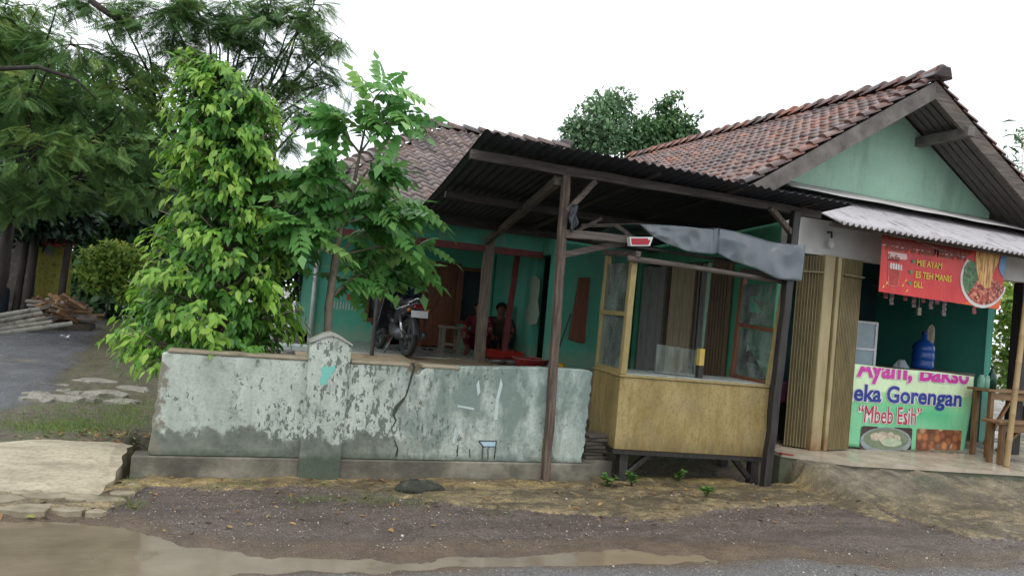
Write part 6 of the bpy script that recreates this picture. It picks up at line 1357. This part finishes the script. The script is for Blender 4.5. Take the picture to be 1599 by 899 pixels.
leafy('leafy_tree', 'dense dark tree behind the feathery crowns at the upper left', 'tree', (-9, 20, .4), px_cl([(0, 150, 1.1, 0), (70, 180, 1.0, .4), (20, 230, 1.2, 0), (110, 220, 1.0, .6), (170, 240, 1.1, 0), (60, 280, 1.2, .3), (-60, 200, 1.3, 0), (120, 290, 1.1, .5), (220, 200, .8, .4), (200, 310, 1, .2), (-50, 110, 1.1, 0), (30, 100, .8, 0), (120, 130, .7, .2), (170, 170, .8, .1), (210, 240, .8, 0), (-10, 60, .7, 0), (230, 130, .45, .2)], 18.5), 11000, .24, feather_m, 39, thick=.12)
# grass and weeds
BT = np.array([(0, .02, 0), (0, -.02, 0), (.55, -.014, .06), (.55, .014, .06), (1, -.002, .0), (1, .002, .0)]); BF = np.array([(0, 1, 2, 3), (3, 2, 4, 5)])
grass_m = leaf_mat('grass_blade', [(0, '#466030'), (.4, '#5f8238'), (.75, '#84a348'), (1, '#a8a65c')], .35, .6)
def ground_z(x, y):
    i = np.clip(np.searchsorted(gx, x), 0, nxg-1); j = np.clip(np.searchsorted(gy, y), 0, nyg-1); return Z[j, i]
gp_, n_ = [], 0
for (px, py, sx, sy, k) in ((150, 650, 60, 16, 1500), (205, 640, 25, 12, 700), (100, 668, 40, 9, 700), (60, 655, 40, 10, 300), (208, 784, 13, 4, 160), (205, 752, 9, 4, 60), (500, 776, 40, 3, 260), (600, 778, 25, 4, 240), (660, 782, 18, 3, 130), (345, 760, 12, 2, 40), (380, 758, 14, 2, 30), (20, 660, 20, 8, 80), (770, 800, 20, 3, 50), (560, 772, 60, 3, 90)):
    for q in range(k):
        w = W3(px+rng.normal(0, sx), py+rng.normal(0, sy), z=.04 if py > 700 else .13); gp_.append(w)
gp_ = np.array(gp_); gp_ = gp_[~((gp_[:, 1] > 6.25) & (gp_[:, 1] < 6.7) & (gp_[:, 0] > -.8))]; gp_ = gp_[~((gp_[:, 1] > 5.7) & (gp_[:, 1] < 7.04) & (gp_[:, 0] < -.88))]; gp_[:, 2] = ground_z(gp_[:, 0], gp_[:, 1])-.005; k = len(gp_)
a = rng.normal(0, .55, (k, 3)); a[:, 2] = 1; o = scatter('grass', BT, BF, gp_, a, rng.normal(0, 1, (k, 3)), rng.uniform(.03, .085, k)*np.where(gp_[:, 1] > 6.5, 1.2, .8), rng.random(k), grass_m, None)
tag(o, 'sparse green grass and weeds along the verge and beside the lane', 'grass', None, 'stuff')
weed_m = leaf_mat('weed_leaf', [(0, '#3c5f2e'), (.5, '#5d8a40'), (1, '#86ab58')], .35, .5)
for i, (px, py, h, lab) in enumerate(((950, 757, .13, 'small leafy weed at the left leg of the yellow cart, left of the pair there'), (986, 758, .17, 'leafy weed under the left end of the yellow cart, right of the pair there'), (1103, 775, .11, 'lone little weed on the verge in front of the cart middle'), (1213, 752, .2, 'leafy weed behind the foot of the right canopy post'), (1060, 748, .1, 'dark small weed in the shade below the cart'))):
    w = W3(px, py, z=.05); w = (w[0], w[1], float(ground_z(w[0], w[1]))); t = thing('weed', lab, 'plant', w, 'weeds round the cart'); r = np.random.default_rng(60+i); pos, ax, L = [], [], []
    for s in range(5):
        d = np.array([r.normal(0, .35), r.normal(0, .35), 1.0]); tip = np.array(w)+d*h*r.uniform(.6, 1.0); L.append(([w, tip], [.004, .002]))
        for q in range(7): f = .4+.6*q/6; pos.append(np.array(w)*(1-f)+tip*f); a_ = r.normal(0, 1, 3); a_[2] = .25; ax.append(a_)
    scatter('leaves', BL_T*np.array([1, 1.5, 1]), BL_F, pos, ax, np.array([(0, 0, 1.0)]*len(pos))+r.normal(0, .2, (len(pos), 3)), r.uniform(.04, .075, len(pos)), r.random(len(pos)), weed_m, t); limb_tree(t, L, weed_m, 'stem')

# loose gravel on the verge and fallen leaves
def gravel():
    r = np.random.default_rng(3); k = 22000; x = r.uniform(-2.2, 7.5, k); y = r.uniform(3.6, 6.3, k); dn = np.minimum(y-wbot(x), wtop(x)-y)
    ok = (dn < -.04) & ~((y > 5.65) & (x < -.85)) & ~((x > 5.3) & (y > 5.6)) & (r.random(k) < np.where(y > sfront(x), .25, 1.0)) & (vnoise(x, y, 51, 3, 1.3) > -.25); x, y = x[ok], y[ok]; k = len(x); z = ground_z(x, y)
    C8 = np.array([(1, 0, 0), (0, 1, 0), (-1, 0, 0), (0, -1, 0), (0, 0, .8), (0, 0, -.8)]); F8 = np.array([(0, 1, 4), (1, 2, 4), (2, 3, 4), (3, 0, 4), (1, 0, 5), (2, 1, 5), (3, 2, 5), (0, 3, 5)])
    a = r.normal(0, 1, (k, 3)); a[:, 2] *= .2; sc = np.minimum(r.lognormal(-5.6, .55, k), .03)
    P = np.stack([x, y, z+.2*sc], -1); m = N('loose_stone'); q = m.attr('rnd'); c = m.ramp(q, [(0, srgb('#4a4440')), (.5, srgb('#756c65')), (.85, srgb('#9c948b')), (1, srgb('#b9b2a8'))]); m.fin(c, .45, .5)
    o = scatter('gravel', C8*np.array([1, .8, .7]), F8, P, a, r.normal(0, .3, (k, 3))+np.array([0, 0, 1]), sc, r.random(k), m.m, None); tag(o, 'loose gravel scattered over the wet road verge', 'gravel', None, 'stuff')
    k = 420; x = np.concatenate([r.normal(-1.0, .35, 220), r.uniform(-1.5, 5.5, 200)]); y = np.concatenate([r.normal(7.35, .25, 220), r.uniform(5.0, 6.25, 200)]); ok = ~((y > 5.65) & (y < 7.03) & (x < -.85)) & ~((y > 6.25) & (x > -.8)); x, y = x[ok], y[ok]; k = len(x)
    a = r.normal(0, 1, (k, 3)); a[:, 2] *= .15; m = N('dead_leaf'); c = m.ramp(m.attr('rnd'), [(0, srgb('#4b3623')), (.5, srgb('#7a5a38')), (.8, srgb('#9a7d4a')), (1, srgb('#6d7a3c'))]); m.fin(c, .6, .4)
    o = scatter('leaf_litter', LT, LF, np.stack([x, y, ground_z(x, y)+.012], -1), a, r.normal(0, .25, (k, 3))+np.array([0, 0, 1]), r.uniform(.03, .075, k), r.random(k), m.m, None); tag(o, 'fallen brown leaves on the soil beside the wall and along the verge', 'leaf litter', None, 'stuff')
gravel()

# ================================================================== FAR LEFT: wall, poles, firewood, bamboo
stone_m = simple('rough_stone_wall', srgb('#6b655d'), srgb('#8b857b'), srgb('#57524b'), sc=5, rough=.85, bump=.6, bsc=14)
mb = MB(); a, b = W3(-60, 500, y=17.2), W3(62, 478, y=17.2); mb.box((a[0]-2, 17.2, .1), (b[0], 17.5, 2.05)); o = mb.build('stone_wall', stone_m); bevel(o, .03); tag(o, 'rough grey stone wall behind the poles at the far left', 'wall')
n = N('mossy_panel'); v = n.pos(); c = n.ramp(n.noise(v, 9, 6, .7), [(.35, srgb('#5a5a2c')), (.5, srgb('#8a8644')), (.65, srgb('#6d6f38'))]); n.bump(n.noise(v, 14, 5), .6, .03); mossp = n.fin(c, .9, .2)
q = [W3(x, y, y=16.9) for x, y in ((56, 384), (112, 384), (108, 476), (54, 480))]
mb = MB(); mb.prism(q, (0, .06, 0)); o = mb.build('mossy_panel', mossp); tag(o, 'yellow-green mossy panel hanging under the red strip at the far left', 'panel')
mb = MB(); a, b = W3(52, 379, y=16.6), W3(117, 380, y=16.6); mb.grid(lambda u, v: (a[0]+(b[0]-a[0])*u, 16.62+.03*math.sin(u*14), a[2]+(b[2]-a[2])*u+.06-.11*v+.02*math.sin(u*19+v)), 20, 3); o = mb.build('red_awning_strip', simple('red_tarp', srgb('#b03038'), srgb('#8d2530'), sc=9, rough=.4)); o.modifiers.new('t', 'SOLIDIFY').thickness = .01; tag(o, 'red plastic strip stretched between the dark poles at the far left', 'tarp')
for i, (p, q, lab) in enumerate((((22, 498), (42, 372), 'dark leaning wooden pole, leftmost of three at the far left'), ((42, 496), (56, 376), 'dark wooden pole, middle one of three at the far left'), ((93, 485), (107, 378), 'dark wooden pole, right one of three, by the firewood'))):
    a, b = W3(*p, y=16.55), W3(*q, y=16.55); mb = MB(); mb.tube([(a[0], a[1], .1), a, b, (b[0]+.02, b[1], b[2]+.25)], [.075, .07, .06, .05], 8); o = mb.build('wooden_pole', bark_d, None, True); tag(o, lab, 'pole', 'dark poles at the far left')
mb = MB(); p = W3(4, 480, y=16.4); mb.lathe((p[0]-.3, 16.4, .3), [(.35, 0), (.38, .1), (.38, .75), (.34, .8)], 18); o = mb.build('drum', simple('dark_blue_drum', srgb('#2b3440'), srgb('#1e252e'), rough=.5), None, True); tag(o, 'dark rounded drum at the far left edge behind the bamboo', 'drum')
fw_m = [simple('split_log_pale', srgb('#a08263'), srgb('#7a5f45'), sc=8, rough=.8), simple('split_log_brown', srgb('#7c5d45'), srgb('#4f3b2c'), sc=8, rough=.8), simple('log_grey', srgb('#8a8076'), srgb('#5f574e'), sc=8, rough=.8)]
R = random.Random(9); gz = lambda x, y: float(ground_z(x, y))
for i in range(64):
    row = i//16; px = 72+R.uniform(0, 72)*(1-.12*row); py = 495-row*8+R.uniform(-3, 3); yy = 15.9+R.uniform(-.25, .25); c = W3(px, py, y=yy)
    an = R.uniform(-.9, .9); d = Vector((math.cos(an)*.6, math.sin(an)*.4+.3, R.uniform(-.35, .35))).normalized()*R.uniform(.16, .3); w = R.uniform(.032, .055)
    mb = MB(); mb.beam(Vector(c)-d, Vector(c)+d, w*1.6, w*1.2, seg=2, jit=.008); o = mb.build('firewood', fw_m[i % 3]); tag(o, 'split piece of firewood in the heap at the end of the lane', 'firewood', 'firewood heap by the lane')
for i in range(5):
    a = W3(50+i*2.5, 470+i*6, y=15.9); mb = MB(); mb.box((a[0]-.12, 15.85, a[2]-.03), (a[0]+.16, 16.1, a[2]+.02), rz=.2); o = mb.build('roof_tile', simple('grey_tile', srgb('#8d8781'), srgb('#6d6761'), rough=.7)); bevel(o, .008); tag(o, 'grey roof tile in the small leaning stack left of the firewood', 'roof tile', 'stack of grey roof tiles')
mb = MB(); a = W3(66, 500, y=15.95); mb.box((W3(44, 490, y=15.9)[0], 15.75, gz(a[0], 15.9)-.1), (W3(146, 490, y=15.9)[0], 16.3, W3(90, 500, y=15.9)[2]-.02)); o = mb.build('earth_bank', simple('bank_soil', srgb('#5d5246'), srgb('#433b33'), sc=7, rough=.9, bump=.6)); bevel(o, .05); o['kind'] = 'structure'
bg_m = simple('grey_bamboo', srgb('#86837a'), srgb('#5a574e'), srgb('#9c988c'), sc=7, rough=.6, stretch=(1, 1, 1), bump=.2)
for i, (p, q, z) in enumerate((((-40, 508), (64, 489), 0), ((-40, 520), (80, 503), 0), ((-40, 527), (112, 505), 0), ((-40, 545), (45, 527), 0), ((-40, 500), (60, 483), 1), ((-40, 515), (70, 497), 1))):
    a, b = W3(*p, y=14.6-.0*i), W3(*q, y=15.4); mb = MB(); bamboo(mb, a, b, .052, 6); o = mb.build('bamboo_pole', bg_m, None, True); tag(o, 'long grey bamboo pole in the pile lying at the left edge of the lane', 'pole', 'pile of grey bamboo poles')
for x in (-4.9, -4.1):
    mb = MB(); mb.box((x-.08, 14.5, -.1), (x+.08, 15.35, W3(0, 546 if x < -4.5 else 540, y=14.8)[2]-.08)); o = mb.build('timber_bearer', bark_d); tag(o, 'dark timber bearer under the pile of bamboo poles', 'timber', 'bearers under the bamboo pile')
# pale rubbish on the lane
p = W3(100, 540, z=.25); mb = MB(); mb.grid(lambda u, v: (p[0]-.06+.12*u, p[1]-.05+.1*v, .36+.02*math.sin(u*5+v*3)), 5, 5); o = mb.build('paper_scrap', simple('white_paper', srgb('#d0d4dc'), rough=.7)); o.modifiers.new('t', 'SOLIDIFY').thickness = .004; tag(o, 'small white scrap of paper lying on the dark lane', 'litter'); o.location.z = gz(p[0], p[1])-.34
